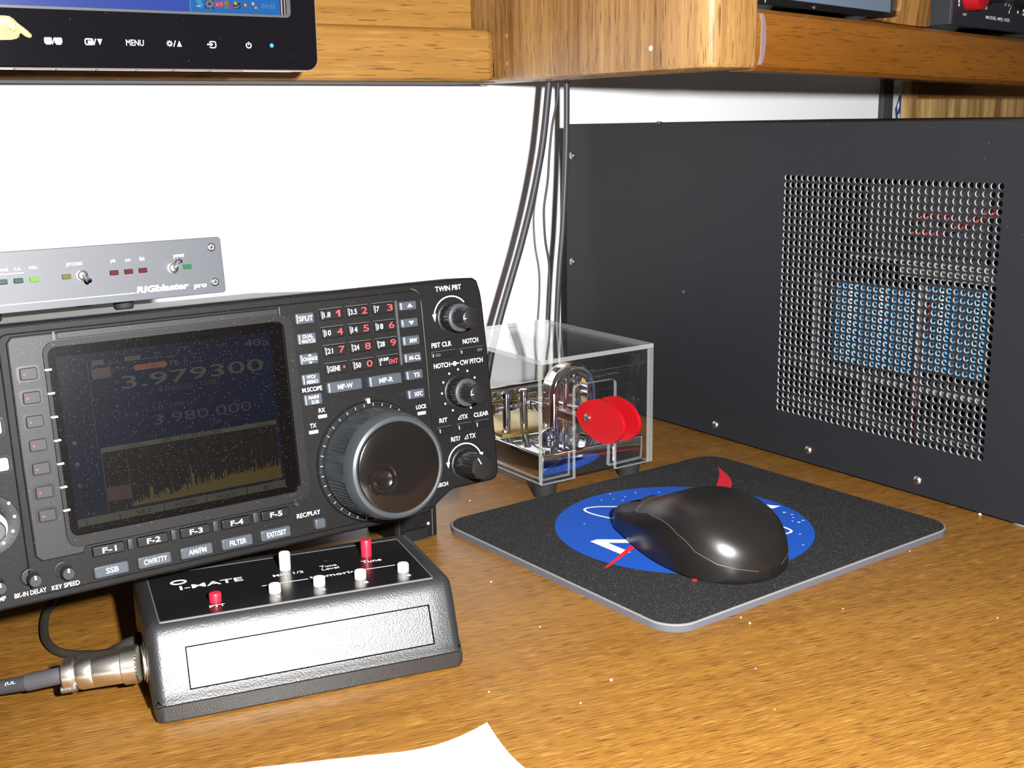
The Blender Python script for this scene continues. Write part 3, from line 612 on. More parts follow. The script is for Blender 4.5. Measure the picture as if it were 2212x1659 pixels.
for i in range(7):
    y = 92.0-i*9.42; d.prism(rrect(-213.0, -210.4, y-.35, y+.35, .2, 2), 2.0, 3.5, 'print_white', FR)
d.build('display', rad)

def key(name, x0, x1, y0, y1, n0, n1, mat, legends=(), bar=True, ch=.5, r=.7, parent=None):
    q = MB(); q.prism(rrect(x0, x1, y0, y1, r, 3), n0, n1, mat, FR, ch=ch, back=False)
    if bar: q.flat([(x0+.75, y0+.7), (x0+1.0, y0+.7), (x0+1.0, y1-.7), (x0+.75, y1-.7)], n1+.04, 'print_white', FR)
    for L in legends:
        if L[0] == 'poly': q.flat(L[1], n1+.05, L[2], FR)
        else: s_, cx, cy, w, h = L[:5]; q.text(s_, cx, cy, w, h, n1+.05, L[5] if len(L) > 5 else 'print_white', FR, L[6] if len(L) > 6 else .025)
    return q.build(name, parent or rad)
# function-select keys beside the keypad
kx0, kx1 = -105.5, -96.6; cx = -100.6
key('mode_key', kx0, kx1, 98.0, 103.0, .75, 3.0, 'key_grey', [('SPLIT', cx, 100.5, 6.6, 2.2)])
key('mode_key', kx0, kx1, 88.9, 94.0, .75, 3.0, 'key_grey', [('DUAL', cx, 92.5, 5.0, 1.7), ('WATCH', cx, 90.3, 6.4, 1.7)])
key('mode_key', kx0, kx1, 79.8, 84.9, .75, 3.0, 'key_grey', [('CHANGE', cx, 82.4, 7.0, 1.6), ('poly', [(cx-.9, 83.6), (cx+.9, 83.6), (cx, 84.6)], 'print_white'), ('poly', [(cx-.9, 81.1), (cx, 80.1), (cx+.9, 81.1)], 'print_white')])
key('mode_key', kx0, kx1, 70.7, 75.8, .75, 3.0, 'key_grey', [('VFO/', cx-.5, 74.3, 4.4, 1.6), ('MEMO', cx, 72.1, 5.4, 1.6)])
key('mode_key', kx0, kx1, 61.5, 66.6, .75, 3.0, 'key_grey', [('MAIN/', cx-.2, 65.1, 5.0, 1.6), ('SUB', cx+.2, 62.9, 3.6, 1.6)])
sx0, sx1 = -53.0, -43.9; sc_ = -47.6
key('mode_key', sx0, sx1, 98.8, 103.0, .75, 2.8, 'key_grey', [('poly', [(sc_-1.4, 100.2), (sc_+1.4, 100.2), (sc_, 101.9)], 'print_white')])
key('mode_key', sx0, sx1, 90.7, 95.0, .75, 2.8, 'key_grey', [('poly', [(sc_-1.4, 93.6), (sc_, 91.9), (sc_+1.4, 93.6)], 'print_white')])
for s_, y1, w in (('MW', 86.8, 3.8), ('M-CL', 78.7, 6.0), ('TS', 70.5, 3.0), ('XFC', 61.4, 4.4)):
    key('mode_key', sx0, sx1, y1-4.6, y1, .75, 2.8, 'key_grey', [(s_, sc_+.2, y1-2.4, w, 2.0)])
key('memory_pad_key', -93.7, -76.3, 65.4, 70.6, .75, 3.2, 'key_grey', [('MP-W', -85, 67.9, 7.4, 2.2)]); key('memory_pad_key', -72.8, -55.6, 65.3, 70.5, .75, 3.2, 'key_grey', [('MP-R', -64, 67.9, 7.0, 2.2)])
key('record_key', -106.9, -101.3, 5.2, 10.2, .75, 3.6, 'key_grey', bar=False, r=1.2, ch=.9)
# number keypad
KP = [('1.8', '1'), ('3.5', '2'), ('7', '3'), ('10', '4'), ('14', '5'), ('18', '6'), ('21', '7'), ('24', '8'), ('28', '9'), ('GENE', '.'), ('50', '0'), ('F-INP', 'ENT')]
for i, (a, b) in enumerate(KP):
    cxk = -82.75+13.287*(i % 3)-4.7; cyk = 100.95-8.188*(i//3)
    wl_ = {1: 1.4, 2: 2.6, 3: 3.2, 4: 5.4, 5: 3.8}[len(a)]; lx = cxk-3.9+wl_/2; ly = cyk+(1.0 if a == 'F-INP' else 0)
    leg = [(a, lx, ly, wl_, 1.5 if a == 'F-INP' else 2.3)]
    if b == '.': leg.append(('poly', circ(cxk+3.5, cyk+.2, .55, 10), 'print_red'))
    elif b == 'ENT': leg.append((b, cxk+2.4, cyk-.4, 4.6, 2.1, 'print_red'))
    else: leg.append((b, cxk+3.2, cyk+.1, 2.0 if b == '1' else 2.9, 3.0, 'print_red', .02))
    key('keypad_key', cxk-5.4, cxk+5.4, cyk-2.4, cyk+2.3, .75, 1.9, 'key_black', leg, ch=.35)
m = MB()
for j in range(4):
    for i in range(3):
        cxk = -87.45+13.287*i; cyk = 100.95-8.188*j; m.box(cxk-5.8, cxk+5.4, cyk+2.6, cyk+2.85, .75, 1.35, 'ridge_grey', FR)
m.box(-54.6, -54.2, 73.6, 103.8, .75, 1.7, 'ridge_grey', FR); m.box(-53.9, -53.65, 73.6, 103.8, .75, 1.5, 'ridge_grey', FR)
m.build('keypad_ridges', rad)
# right edge line of the centre field
m = MB(); m.quads([(-45, 108.6), (-42.4, 107.6), (-41.0, 105.5), (-40.0, 101), (-39.9, 75), (-40.3, 52), (-40.9, 41.5)], .3, 'ridge_grey', FR, [.3, .5, .6, .5, .35, .25, .2])
m.build('field_edge_trim', rad)
# soft keys left of the display
for i in range(7):
    y = 91.3-i*9.42
    q = MB(); q.flat(rrect(-223.4, -214.9, y-3.0, y+3.3, 1.3, 3), 2.06, 'frame_black', FR); q.build('soft_key_recess', rad)
    key('soft_key', -222.3, -215.8, y-2.3, y+2.4, 2.0, 3.2, 'key_soft', [('poly', circ(-220.7, y-.1, .42, 10), 'print_red')], bar=False, ch=.35, r=.7)
# function keys under the display
for i in range(5):
    c0 = -197.3+18.2*i
    key('function_key', c0-6.4, c0+6.6, 13.9, 18.2, .75, 2.3, 'key_black', [('F-%d' % (i+1), c0+.3, 16.1, 5.6, 2.2, 'print_white', .045)], bar=False)
    if i < 4:
        q = MB(); q.box(c0+7.7, c0+10.2, 14.0, 18.8, .75, 2.6, 'key_soft', FR, ch=.5); q.build('key_separator', rad)
m = MB(); m.box(-206, -112, 18.5, 19.3, .75, 1.9, 'radio_black', FR); m.lathe([(1.3, .75), (1.2, 2.4), (.8, 2.8)], -114.2, 18.6, 'key_soft', FR, 14); m.build('key_row_ledge', rad)
for s_, cx, w in (('SSB', -197.3, 5.0), ('CW/RTTY', -179.5, 9.6), ('AM/FM', -161.5, 7.6), ('FILTER', -143.4, 7.4), ('EXIT/SET', -125.5, 9.0)):
    key('mode_select_key', cx-7.1, cx+7.1, 5.0, 10.1, .75, 3.2, 'key_grey', [(s_, cx+.2, 7.7, w, 2.2)], bar=False, ch=.7, r=1.0)
for x, nm in ((-215.0, 'KEY'), (-227.6, 'BK'), (-240.6, 'CO'), (-253.6, 'x'), (-266.6, 'y')):
    q = MB(); q.lathe([(3.6, .02), (3.5, 1.2), (3.2, 1.3), (2.9, .3)], x-.6, 11.2, 'radio_module', FR, 20, cap1=False); q.build('small_knob_collar', rad)
    q = MB(); q.lathe([(2.5, .1), (2.5, 5.2), (2.2, 5.7)], x+.4, 10.4, 'key_soft', FR, 20); q.flat([(x+.1, 10.9), (x+.8, 10.9), (x+.8, 12.5), (x+.1, 12.5)], 5.75, 'print_white', FR); q.build('small_knob', rad)
# printed words on the panel
m = MB(); TW = 'print_white'; n1 = .82
for s_, x, y, w, h in (('M.SCOPE', -100.2, 68.5, 9.6, 2.0), ('RX', -96.6, 58.4, 3.0, 1.9), ('TX', -101.6, 52.1, 3.0, 1.9), ('LOCK', -45.4, 52.4, 5.6, 1.9), ('REC/PLAY', -108.3, 12.7, 11.4, 2.0)):
    MB().text(s_, x, y, w, h, n1, TW, FR, .03).build('printed_word', rad)
for s_, x, y, w, h in (('TWIN PBT', -24.2, 107.0, 14.4, 2.4), ('PBT CLR', -30.8, 80.4, 11.0, 2.3), ('NOTCH', -14.3, 80.4, 8.8, 2.3), ('NOTCH', -31.6, 70.4, 9.0, 2.3), ('CW PITCH', -14.8, 70.3, 13.0, 2.3),
        ('RIT', -33.6, 43.9, 4.4, 2.1), ('TX', -21.4, 43.9, 3.4, 2.1), ('CLEAR', -11.9, 43.7, 8.4, 2.1), ('RIT/', -27.7, 33.8, 5.0, 2.2), ('TX', -18.0, 33.8, 3.6, 2.2), ('SPEECH', -38.5, 12.9, 8.4, 1.8), ('KEY SPEED', -215.3, 5.0, 10.8, 1.8), ('BK-IN DELAY', -228.8, 5.1, 12.0, 1.8), ('COMP', -240.8, 5.2, 5.6, 1.8)):
    MB().text(s_, x, y, w, h, .08 if x > -40 else .85, TW, FR, .03).build('printed_word', rad)
for x, y in ((-25.4, 43.9), (-22.6, 33.8)): MB().quads([(x, y-1), (x+1.9, y-1), (x+1.9, y+1)], .08, TW, FR, .3, True).build('printed_triangle', rad)
m = MB(); m.ring(circ(-24.4, 70.4, 1.1, 14), circ(-24.4, 70.4, .75, 14), .02, .08, TW, FR); m.flat(circ(-24.4, 70.4, .4, 8), .08, TW, FR); m.quads([(-26.6, 70.4), (-25.5, 70.4)], .08, TW, FR, .4); m.quads([(-23.3, 70.4), (-22.0, 70.4)], .08, TW, FR, .4)
m.build('printed_symbol', rad)
def arc(cx, cy, r, a0, a1, w=.55, k=22):
    q_a = MB(); q_a.quads([(cx+r*math.cos(R_(a0+(a1-a0)*i/k)), cy+r*math.sin(R_(a0+(a1-a0)*i/k))) for i in range(k+1)], .08, TW, FR, w); return q_a
arc(-23.6, 93.2, 9.8, 40, 170).flat([(-34.4, 95.2), (-32.2, 95.2), (-33.2, 91.6)], .09, TW, FR).build('printed_arc', rad)
arc(-23.4, 21.0, 9.8, 16, 172).flat([(-34.2, 23.0), (-32.2, 23.0), (-33.2, 20.2)], .09, TW, FR).flat([(-14.8, 24.8), (-12.8, 24.8), (-13.4, 21.8)], .09, TW, FR).build('printed_arc', rad)
for x, y in ((-28, 65.9), (-22.8, 67.3), (-17.6, 65.9), (-13.8, 62.1), (-31.7, 62.1), (-33, 56.9), (-31.7, 51.7), (-27.8, 47.9), (-17.5, 47.7)): MB().flat(circ(x, y, .5, 10), .08, TW, FR).build('scale_dot', rad)
for x, y in ((-232.2, 42), (-230.8, 36.4), (-232.1, 30.8), (-236, 26.8)): MB().flat(circ(x, y, .6, 10), .55, TW, FR).build('scale_dot', rad)
for x0, x1, y0, y1 in ((-98.8, -94.5, 54.8, 56.4), (-104.0, -99.5, 48.4, 50.0), (-47.8, -43.4, 48.5, 50.1)):
    q = MB(); q.prism(rrect(x0, x1, y0, y1, .25, 2), .75, 1.3, 'lamp_dim', FR, ch=.2); q.build('indicator_lamp', rad)
for x0, x1, y0, y1, l0 in ((-37.2, -24.0, 74.2, 77.1, -35.4), (-21.2, -7.4, 74.0, 76.9, -11.6), (-37.2, -29.8, 37.4, 40.6, None), (-26.4, -18.4, 37.4, 40.6, None), (-16.0, -8.0, 37.2, 40.5, None)):
    o_ = key('flat_key', x0, x1, y0, y1, 0, .9, 'key_grey' if False else 'key_black', (), True, .25, .4)
    if l0 is not None: q = MB(); q.prism(rrect(l0, l0+3.2, y0+.7, y1-.7, .8, 3), .9, 1.05, 'lamp_off', FR); q.build('key_lamp', o_)
    q = MB(); q.box(x0-.3, x1, y1+.15, y1+.35, 0, .6, 'ridge_grey', FR); q.build('key_ridge', o_)
# double knobs and the small tapered knob
def fl_mod(k, amt): return lambda i, j: 1-amt*(1 if i % k == 0 else 0)
def dbl(cx, cy, r2):
    q = MB(); q.lathe([(8.1, .02), (8.0, .5), (7.4, .8), (6.9, .3)], cx, cy, 'radio_module', FR, 36, cap1=False); q.lathe([(6.6, .2), (6.6, 7.4)], cx, cy, 'knob_black', FR, 48, fl_mod(3, .05), cap1=False)
    q.lathe([(6.6, 7.4), (6.75, 7.6), (6.6, 8.4), (5.6, 8.7), (4.6, 8.4)], cx, cy, 'knob_grey', FR, 36, cap0=False); o = q.build('outer_knob', rad)
    q = MB(); q.lathe([(r2+.1, 8.3), (r2, 17.2)], cx, cy, 'knob_black', FR, 40, fl_mod(5, .09), cap1=False); q.lathe([(r2, 17.2), (r2+.15, 17.6), (r2-.2, 18.3), (r2-.8, 18.6)], cx, cy, 'knob_black', FR, 32, cap0=False)
    q.quads([(cx-r2-.05, cy), (cx-r2+1.6, cy)], 18.62, 'print_white', FR, .35); q.build('inner_knob', o)
dbl(-23.7, 92.7, 4.8); dbl(-23.7, 56.6, 4.5)
q = MB(); q.lathe([(8.0, .02), (7.9, .6), (7.3, .9), (6.9, .3)], -23.6, 20.8, 'radio_module', FR, 36, cap1=False); q.lathe([(6.7, .2), (6.3, 3), (5.9, 15.2)], -23.6, 20.8, 'knob_black', FR, 44, fl_mod(4, .07), cap1=False)
q.lathe([(5.9, 15.2), (5.9, 15.8), (5.4, 16.4), (4.6, 16.6)], -23.6, 20.8, 'knob_black', FR, 32, cap0=False); q.quads([(-23.6-2.5, 25.6), (-23.6-1.0, 22.6)], 16.64, 'print_white', FR, .4); q.build('clarifier_knob', rad)
# big knob at the left edge of the picture and two keys above it
q = MB(); q.lathe([(12.2, .02), (12.0, .5), (7.4, .5), (6.8, .2)], -241, 34.6, 'radio_module', FR, 40, cap1=False); q.lathe([(6.6, .2), (6.3, 6)], -241, 34.6, 'knob_black', FR, 48, fl_mod(3, .05), cap1=False); q.lathe([(6.3, 6), (6.5, 6.4), (6.2, 7), (4.4, 6.8)], -241, 34.6, 'metal_nickel', FR, 36, cap0=False); q.lathe([(4.4, 6.5), (4.2, 15), (3.6, 15.6)], -241, 34.6, 'knob_grey', FR, 28); q.build('outer_knob', rad)
for y0, y1, x1 in ((69.4, 75.2, -231.2), (54.9, 60.0, -230.4)):
    q = MB(); q.ring(rrect(-244, x1+1.2, y0-1.1, y1+1.1, 1.6, 3), rrect(-243.2, x1+.4, y0-.4, y1+.4, 1.2, 3), 0, .6, 'radio_black', FR); q.build('key_surround', rad); key('side_key', -242.8, x1, y0, y1, 0, 1.6, 'foot_grey', (), False, .4, 1.0)
# main tuning dial
DX, DY = -73.9, 31.0
q = MB(); q.lathe([(28.6, .02), (28.4, 1.6), (27.6, 2.6), (27.0, 2.6), (26.4, 1.7), (25.9, 1.7)], DX, DY, 'radio_module', FR, 72, cap1=False)
for i in range(36):
    t = R_(i*10+5); c_, s_ = math.cos(t), math.sin(t); q.quads([(DX+25.95*c_, DY+25.95*s_), (DX+27.3*c_, DY+27.3*s_)], 2.66, 'foot_grey', FR, .3)
q.prism([(DX-.6, DY+27.2), (DX+.9, DY+27.2), (DX+.9, DY+29.6), (DX-.6, DY+29.6)], .75, 2.8, 'foot_grey', FR); q.build('dial_ring', rad)
NSEG = 180
def grip(i, j):
    if j not in (2, 3, 4): return 1.0
    a = (i*2) % 60
    if 8 <= a < 40: return .968 if (i % 2) else 1.0
    return .978 if (a >= 50 or a < 2) else 1.0
dial = MB(); dial.lathe([(24.9, 1.0), (25.2, 4), (25.2, 6), (25.0, 13), (24.8, 19), (24.6, 20.2), (24.4, 21.5), (23.6, 25.0), (22.8, 26.4), (21.6, 27.0), (20.9, 26.8), (20.5, 26.3)], DX, DY, 'knob_grey', FR, NSEG, grip, cap1=False)
dial_o = dial.build('tuning_dial', rad, sharp=24)
MB().lathe([(20.5, 26.3), (20.3, 27.0), (19.8, 27.3), (12, 27.45), (2, 27.5)], DX, DY, 'dial_gloss', FR, 72, cap0=False).build('dial_face', dial_o)
px_, py_ = DX-9.0, DY-3.9
q = MB(); q.lathe([(7.3, 27.3), (7.2, 27.75), (6.9, 28.0), (6.5, 27.9)], px_, py_, 'dial_gloss', FR, 40, cap1=False); q.lathe([(6.6, 27.9), (6.1, 27.5), (5.4, 27.45), (4.9, 27.6), (4.5, 28.2), (4.1, 28.5), (3.7, 28.3), (2.6, 27.9), (1.2, 27.65), (.1, 27.6)], px_, py_, 'dial_gloss', FR, 40, cap0=False)
q.build('finger_dimple', dial_o)
# folding foot under the front
foot = MB(); 
def rw(x, y, z):                              # world point expressed in the tilted radio frame
    v = Vector((x-316.5, y-469.3, z-48.5)); v = Matrix.Rotation(TILT, 3, 'X') @ v; return (v.x, v.y, v.z)
foot.box(299, 326, 558, 561, 0.0, 34, 'radio_black', rw); foot.box(299, 302.5, 561, 592, 0.0, 33.5, 'radio_black', rw); foot.box(323, 326.5, 561, 592, 0.0, 33.5, 'radio_black', rw)
foot.box(306, 312, 557.2, 558, 16, 26, 'radio_module', rw); foot.box(303, 319, 556.0, 558, 0.0, 6.5, 'radio_module', rw); foot.box(300.5, 301.6, 557.2, 558.1, 1, 32, 'key_soft', rw); foot.box(322.8, 323.3, 557.4, 558.0, 0.5, 30, 'ridge_grey', rw)
foot.lathe([(1.0, 0), (.8, .5)], 0, 0, 'foot_grey', lambda a, b, n: rw(320.5+a, 558-n, 8+b), 12)
foot.build('front_foot', rad)
foot2 = MB(); foot2.box(6, 33, 558, 592, 0.0, 33.5, 'radio_black', rw); foot2.build('front_foot', rad)
for x in (-30, -310): MB().lathe([(8, -13.5), (9, -12), (9, 6.2)], 0, 0, 'rubber_black', lambda a, b, n, x=x: (x+a, 268+b, n+.55), 20).build('rear_foot', rad)
for x in (-56, -160): MB().lathe([(5.2, 106.2), (5.0, 107.4), (3.6, 108.4), (.2, 108.9)], 0, 0, 'radio_black', lambda a, b, n, x=x: (x+a, 60+b, n), 18).build('case_screw', rad)

# ================================================================== SOUND INTERFACE BOX ON TOP OF THE RADIO
rig = thing('interface_box', 'flat grey box with coloured lamps and two toggle switches on the radio', 'interface box', (196, 521, 157.5), (-TILT, 0, 0))
MB().prism(rrect(-186, 0, 0, 25.6, 1.6, 4), -2.0, 0, 'interface_grey', FR, ch=.3).build('face_plate', rig)
MB().box(-183, -3, 2.05, 150, 1.2, 24.4, 'interface_body', ch=.6).build('case', rig)
for x, y in ((-4.95, 21.0), (-5.0, 5.1), (-181, 21), (-181, 5.1)):
    q = MB(); q.lathe([(2.0, .02), (1.9, .5), (1.3, .9)], x, y, 'metal_screw', FR, 18); q.quads([(x-.9, y), (x+.9, y)], .95, 'frame_black', FR, .4); q.quads([(x, y-.9), (x, y+.9)], .95, 'frame_black', FR, .4); q.build('screw', rig)
for x0, mt in ((-18.9, 'led_green'), (-39.1, 'led_red'), (-45.4, 'led_red'), (-51.7, 'led_red'), (-71.9, 'led_yellow'), (-85.1, 'led_lime'), (-91.4, 'led_teal'), (-97.6, 'led_teal')):
    q = MB(); q.prism(rrect(x0, x0+3.7, 12.1, 14.2, .3, 2), 0, 1.0, mt, FR, ch=.25); q.build('lamp', rig)
for x, y, bx, by in ((-23.8, 13.0, 1.5, 3.0), (-63.6, 13.1, 1.2, -2.6)):
    q = MB(); q.lathe([(2.6, .02), (2.5, 1.0), (2.0, 1.2), (1.7, 2.4), (1.2, 2.7)], x, y, 'metal_nickel', FR, 20); o_ = q.build('toggle_switch', rig)
    q = MB(); a, b = Vector(FR(x, y, 2.2)), Vector(FR(x+bx, y+by, 7.5)); q.tube([a, a+(b-a)*.7, b, b+(b-a).normalized()*.5], [.7, 1.0, 1.15, .6], 'metal_chrome', 14); q.build('toggle_lever', o_)
m = MB()
for s_, x, y, w, h in (('power', -20.2, 18.0, 5.0, 1.9), ('fsk', -36.9, 18.3, 2.5, 1.7), ('cw', -43.2, 18.1, 2.3, 1.2), ('ptt', -49.6, 18.1, 2.1, 1.7), ('process', -66.1, 18.0, 6.5, 1.9), ('mic.', -82.8, 18.3, 3.5, 1.6), ('c.s.', -89.3, 18.1, 2.8, 1.2), ('level', -95.2, 18.3, 4.4, 1.7)): m.text(s_, x, y, w, h, .06, TW, FR, .008)
m.text('RIGblaster', -29.0, 4.7, 23.4, 2.9, .06, TW, FR, .12, .22); m.text('pro', -11.9, 3.7, 5.8, 2.2, .06, TW, FR, .10, .22)
m.quads([(-180, 3.55), (-41.6, 3.5)], .06, TW, FR, .3); m.quads([(-112, 16.3), (-87.0, 16.3)], .06, TW, FR, .3); m.build('printed_lettering', rig)
for x, y in ((-44, 12), (-100, 12), (-150, 12), (-30, 138), (-150, 138)):
    MB().lathe([(3.6, 0), (4.4, 1.0), (4.4, 4.9)], 0, 0, 'rubber_black', lambda a, b, n, x=x, y=y: (x+a, y+b, n-3.55), 18).build('rubber_foot', rig)

# ================================================================== SLOPED BUTTON BOX (voice / memory keyer)
ky = thing('keyer_box', 'low black sloped box with red and white push buttons in front of the radio', 'keyer', (121.77, 433.62, 0), (0, 0, -0.214))
KW = 131.0
def loft(prof, stations, mat, skip=None):
    q = MB(); k = len(prof); vs = []
    for x, d in stations:
        for (y, z) in (inset(prof, d) if d else prof): vs.append((x, y, z))
    fs = []
    for i in range(len(stations)-1):
        for j in range(k):
            if skip and skip(i, j): continue
            fs.append((i*k+j, i*k+(j+1) % k, (i+1)*k+(j+1) % k, (i+1)*k+j))
    fs += [tuple(range(k-1, -1, -1)), tuple((len(stations)-1)*k+j for j in range(k))]
    q.add(vs, [tuple(reversed(f)) for f in fs], mat); return q
ends = [(0.0, 5.0), (0.5, 3.2), (1.6, 1.5), (3.2, 0.4), (5, 0)]
low = [(0.4, 1.2), (1.6, 0), (79, 0), (80.2, 1.2), (80.6, 7.7), (0.0, 7.7)]
loft(low, [(0.4, 3.0), (0.8, 1.4), (2.0, .4), (4, 0), (KW-4, 0), (KW-2, .4), (KW-.8, 1.4), (KW-.4, 3.0)], 'keyer_black').build('lower_shell', ky)
P1, P2 = Vector((3.4, 11.6)), Vector((10.4, 27.4))
up = [(0.3, 8.1), (80.4, 8.1), (79.6, 30), (78.6, 34.2), (76, 36.4), (73, 36.6), (18.8, 37.1), (16.2, 36.2), (13.8, 33.8), (12.2, 31.2), tuple(P2), tuple(P1), (1.5, 9.6)]
st = [(x, d*.95) for x, d in ends]+[(14.5, 0), (118.3, 0)]+[(KW-x, d*.95) for x, d in reversed(ends)]
JF = up.index(tuple(P2)); IF = 5
q = loft(up, st, 'keyer_black', skip=lambda i, j: i == IF and j == JF)
nrm = Vector((-(P2-P1).y, (P2-P1).x)).normalized(); nrm = nrm if nrm.x < 0 else -nrm
D1, D2 = P1-nrm*1.6, P2-nrm*1.6
a, b = 14.5, 118.3
q.add([(a, *P1), (b, *P1), (b, *P2), (a, *P2), (a, *D1), (b, *D1), (b, *D2), (a, *D2)], [(4, 5, 6, 7), (0, 1, 5, 4), (1, 2, 6, 5), (2, 3, 7, 6), (3, 0, 4, 7)], 'groove_black')
q.build('upper_shell', ky)
rv = (P2-P1).normalized(); G = .55
E1, E2 = P1+rv*G-nrm*.25, P2-rv*G-nrm*.25
MBp = MB(); F1, F2 = P1+rv*G-nrm*.88, P2-rv*G-nrm*.88
MBp.add([(a+G, *E1), (b-G, *E1), (b-G, *E2), (a+G, *E2), (a+G, *F1), (b-G, *F1), (b-G, *F2), (a+G, *F2)], [(0, 1, 2, 3), (0, 4, 5, 1), (1, 5, 6, 2), (2, 6, 7, 3), (3, 7, 4, 0)], 'keyer_black')
MBp.build('front_cover_plate', ky)
MB().box(1.2, KW-1.2, 1.2, 79.6, 7.6, 8.2, 'rubber_black').build('seam', ky)
lz = lambda x, y, n: (x, y, 37.1-0.0092*(y-18.8)+n)
m = MB(); m.prism(rrect(6.1, 121.7, 15.7, 69.8, .8, 3), -0.5, .32, 'keyer_label', lz, ch=.1)
m.build('label_plate', ky)
m = MB(); m.ring(rrect(5.5, 122.3, 15.2, 70.4, 1.0, 3), rrect(6.05, 121.75, 15.75, 69.75, .8, 3), -.3, .42, 'keyer_rim', lz); m.build('label_rim', ky)
m = MB(); q_ = .4
m.text('I-MATE', 31.4, 49.4, 27.0, 4.6, q_, TW, lz, .05); MB().ring(circ(18.2, 57.0, 3.6, 24, 2.7), circ(18.2, 57.0, 2.5, 24, 1.7), .33, q_, TW, lz).build('printed_ring', ky)
m.text('PTT', 30.0, 23.0, 6.4, 2.4, q_, TW, lz, .05); m.text('MIC 1/2', 64.6, 46.6, 13.6, 2.6, q_, TW, lz, .04); m.text('Tune', 83.2, 48.7, 7.6, 2.4, q_, TW, lz, .04); m.text('Level', 83.4, 45.2, 7.8, 2.4, q_, TW, lz, .04)
m.text('Tune', 102.8, 46.6, 9.2, 3.0, q_, TW, lz, .045); m.text('Memories', 83.8, 37.2, 22.5, 3.0, q_, TW, lz, .045)
MB().quads([(51.1, 37), (71.4, 36.8)], q_, TW, lz, .55).build('printed_line', ky); MB().quads([(96.8, 37.2), (116.4, 36.8)], q_, TW, lz, .55).build('printed_line', ky)
for s_, x in (('1', 55), ('2', 74.6), ('3', 93.5), ('4', 112.9)): m.text(s_, x, 22.2, 1.8 if s_ == '1' else 2.4, 2.4, q_, TW, lz, .05)
m.flat(circ(83.7, 55.4, 1.1, 12), .36, 'rubber_black', lz); m.build('printed_lettering', ky)
for x, y, r, h, mt, lb in ((55, 27.9, 2.55, 4.2, 'button_white', 0), (74.3, 27.9, 2.55, 4.2, 'button_white', 0), (92.7, 28.1, 2.55, 4.2, 'button_white', 0), (112.4, 28.3, 2.55, 4.2, 'button_white', 0), (64.5, 53.0, 2.5, 8.6, 'button_white', 1), (102.5, 54.0, 2.5, 8.4, 'button_red', 1), (30.0, 28.2, 2.6, 4.4, 'button_red', 0)):
    q = MB(); q.lathe([(r*.98, .33), (r, 1.0), (r, h-.7), (r-.25, h-.2), (r-.8, h), (.1, h+.1)], x, y, mt, lz, 24); o_ = q.build('push_button', ky); o_['label'] = ('tall ' if lb else 'short ')+('red' if 'red' in mt else 'white')+' push button'
m = MB(); m.lathe([(3.9, .1), (3.9, 2.6), (3.2, 3.2)], 49.5, 16, 'rubber_black', lambda a, b, n: (0.6-n, a, b), 18); m.build('side_jack', ky)
m = MB(); m.lathe([(8.6, .05), (8.6, .9), (7.4, 1.2), (7.4, 1.8)], 27, 16, 'metal_nickel', lambda a, b, n: (0.6-n, a, b), 32); m.build('round_socket', ky)

# plug and cord in the side of the box
cs_, sn_ = math.cos(-.214), math.sin(-.214)
def kyw(x, y, z): return (121.77+cs_*x-sn_*y, 433.62+sn_*x+cs_*y, z)
plug = thing('microphone_plug', 'black cord with shiny metal screw plug in the side of the button box', 'plug')
ax0, ax1 = Vector(kyw(-.8, 27, 16)), Vector(kyw(-31.6, 34.6, 13.2)); axd = (ax1-ax0).normalized()
e1 = axd.cross(Vector((0, 0, 1))).normalized(); e2 = e1.cross(axd)
AX = lambda a, b, n: tuple(ax0+axd*n+e1*a+e2*b)
kn = lambda i, j: 1.0 if j in (0, 5) else (1.0 if (i+j) % 2 else .955)
m = MB(); m.lathe([(7.3, 1.8), (7.9, 2.4), (7.9, 4.2), (7.9, 6.0), (7.9, 7.8), (7.3, 8.3)], 0, 0, 'metal_nickel', AX, 64, kn); m.build('knurled_nut', plug, sharp=15)
m = MB(); m.lathe([(6.9, 8.2), (7.0, 8.8), (7.0, 19.6), (6.92, 19.8), (7.0, 20.0), (7.0, 25.0), (6.6, 26.2)], 0, 0, 'metal_nickel', AX, 40)
for a0 in (-0.95, .95):
    m.box(7.0*math.cos(-1.15+a0*.0)-.2, 7.0*math.cos(-1.15)+.2, -6.6, -6.1, 9.2, 24.0, 'rubber_black', AX)
m.build('barrel', plug)
m = MB(); m.lathe([(5.2, 26.0), (5.2, 27.4), (6.5, 27.8), (6.7, 29.2), (6.6, 31.6), (5.6, 32.3)], 0, 0, 'metal_nickel', AX, 32); m.lathe([(1.7, 26.6), (1.7, 33.0)], -4.4, -4.2, 'metal_screw', AX, 14); m.lathe([(1.7, 26.6), (1.7, 33.0)], 4.6, -4.0, 'metal_screw', AX, 14); m.build('cord_clamp', plug)
cpts = [AX(0, 0, 31), AX(0, 0, 36), kyw(-46, 40.6, 10.0), kyw(-58, 46.5, 7.4), kyw(-75, 54, 5.0), kyw(-105, 62, 3.3), kyw(-150, 66, 3.3)]
m = MB(); m.tube(smooth_path(cpts, 7), 3.1, 'cable_black', 18); m.build('cord', plug)
sl = smooth_path(cpts, 7)[0:15]; m = MB(); m.tube(sl, 3.55, 'sleeve_grey', 18); m.build('clear_sleeve', plug)
m = MB(); cpt = smooth_path(cpts, 7)
def oncord(t0, s_, w, h):
    c0 = Vector(cpt[t0]); c1 = Vector(cpt[t0+3]); d_ = (c0-c1).normalized(); si = d_.cross(Vector((0, 0, 1))).normalized(); nn = (Vector((0, 0, 1))*.62+si*.78).normalized(); vv = (d_.cross(nn)).normalized(); vv = vv if vv.z > 0 else -vv
    m.text(s_, 0, 0, w, h, 0, TW, lambda x, y, n: tuple(c1+(c0-c1)*.5+nn*3.16+d_*x+vv*y), .02)
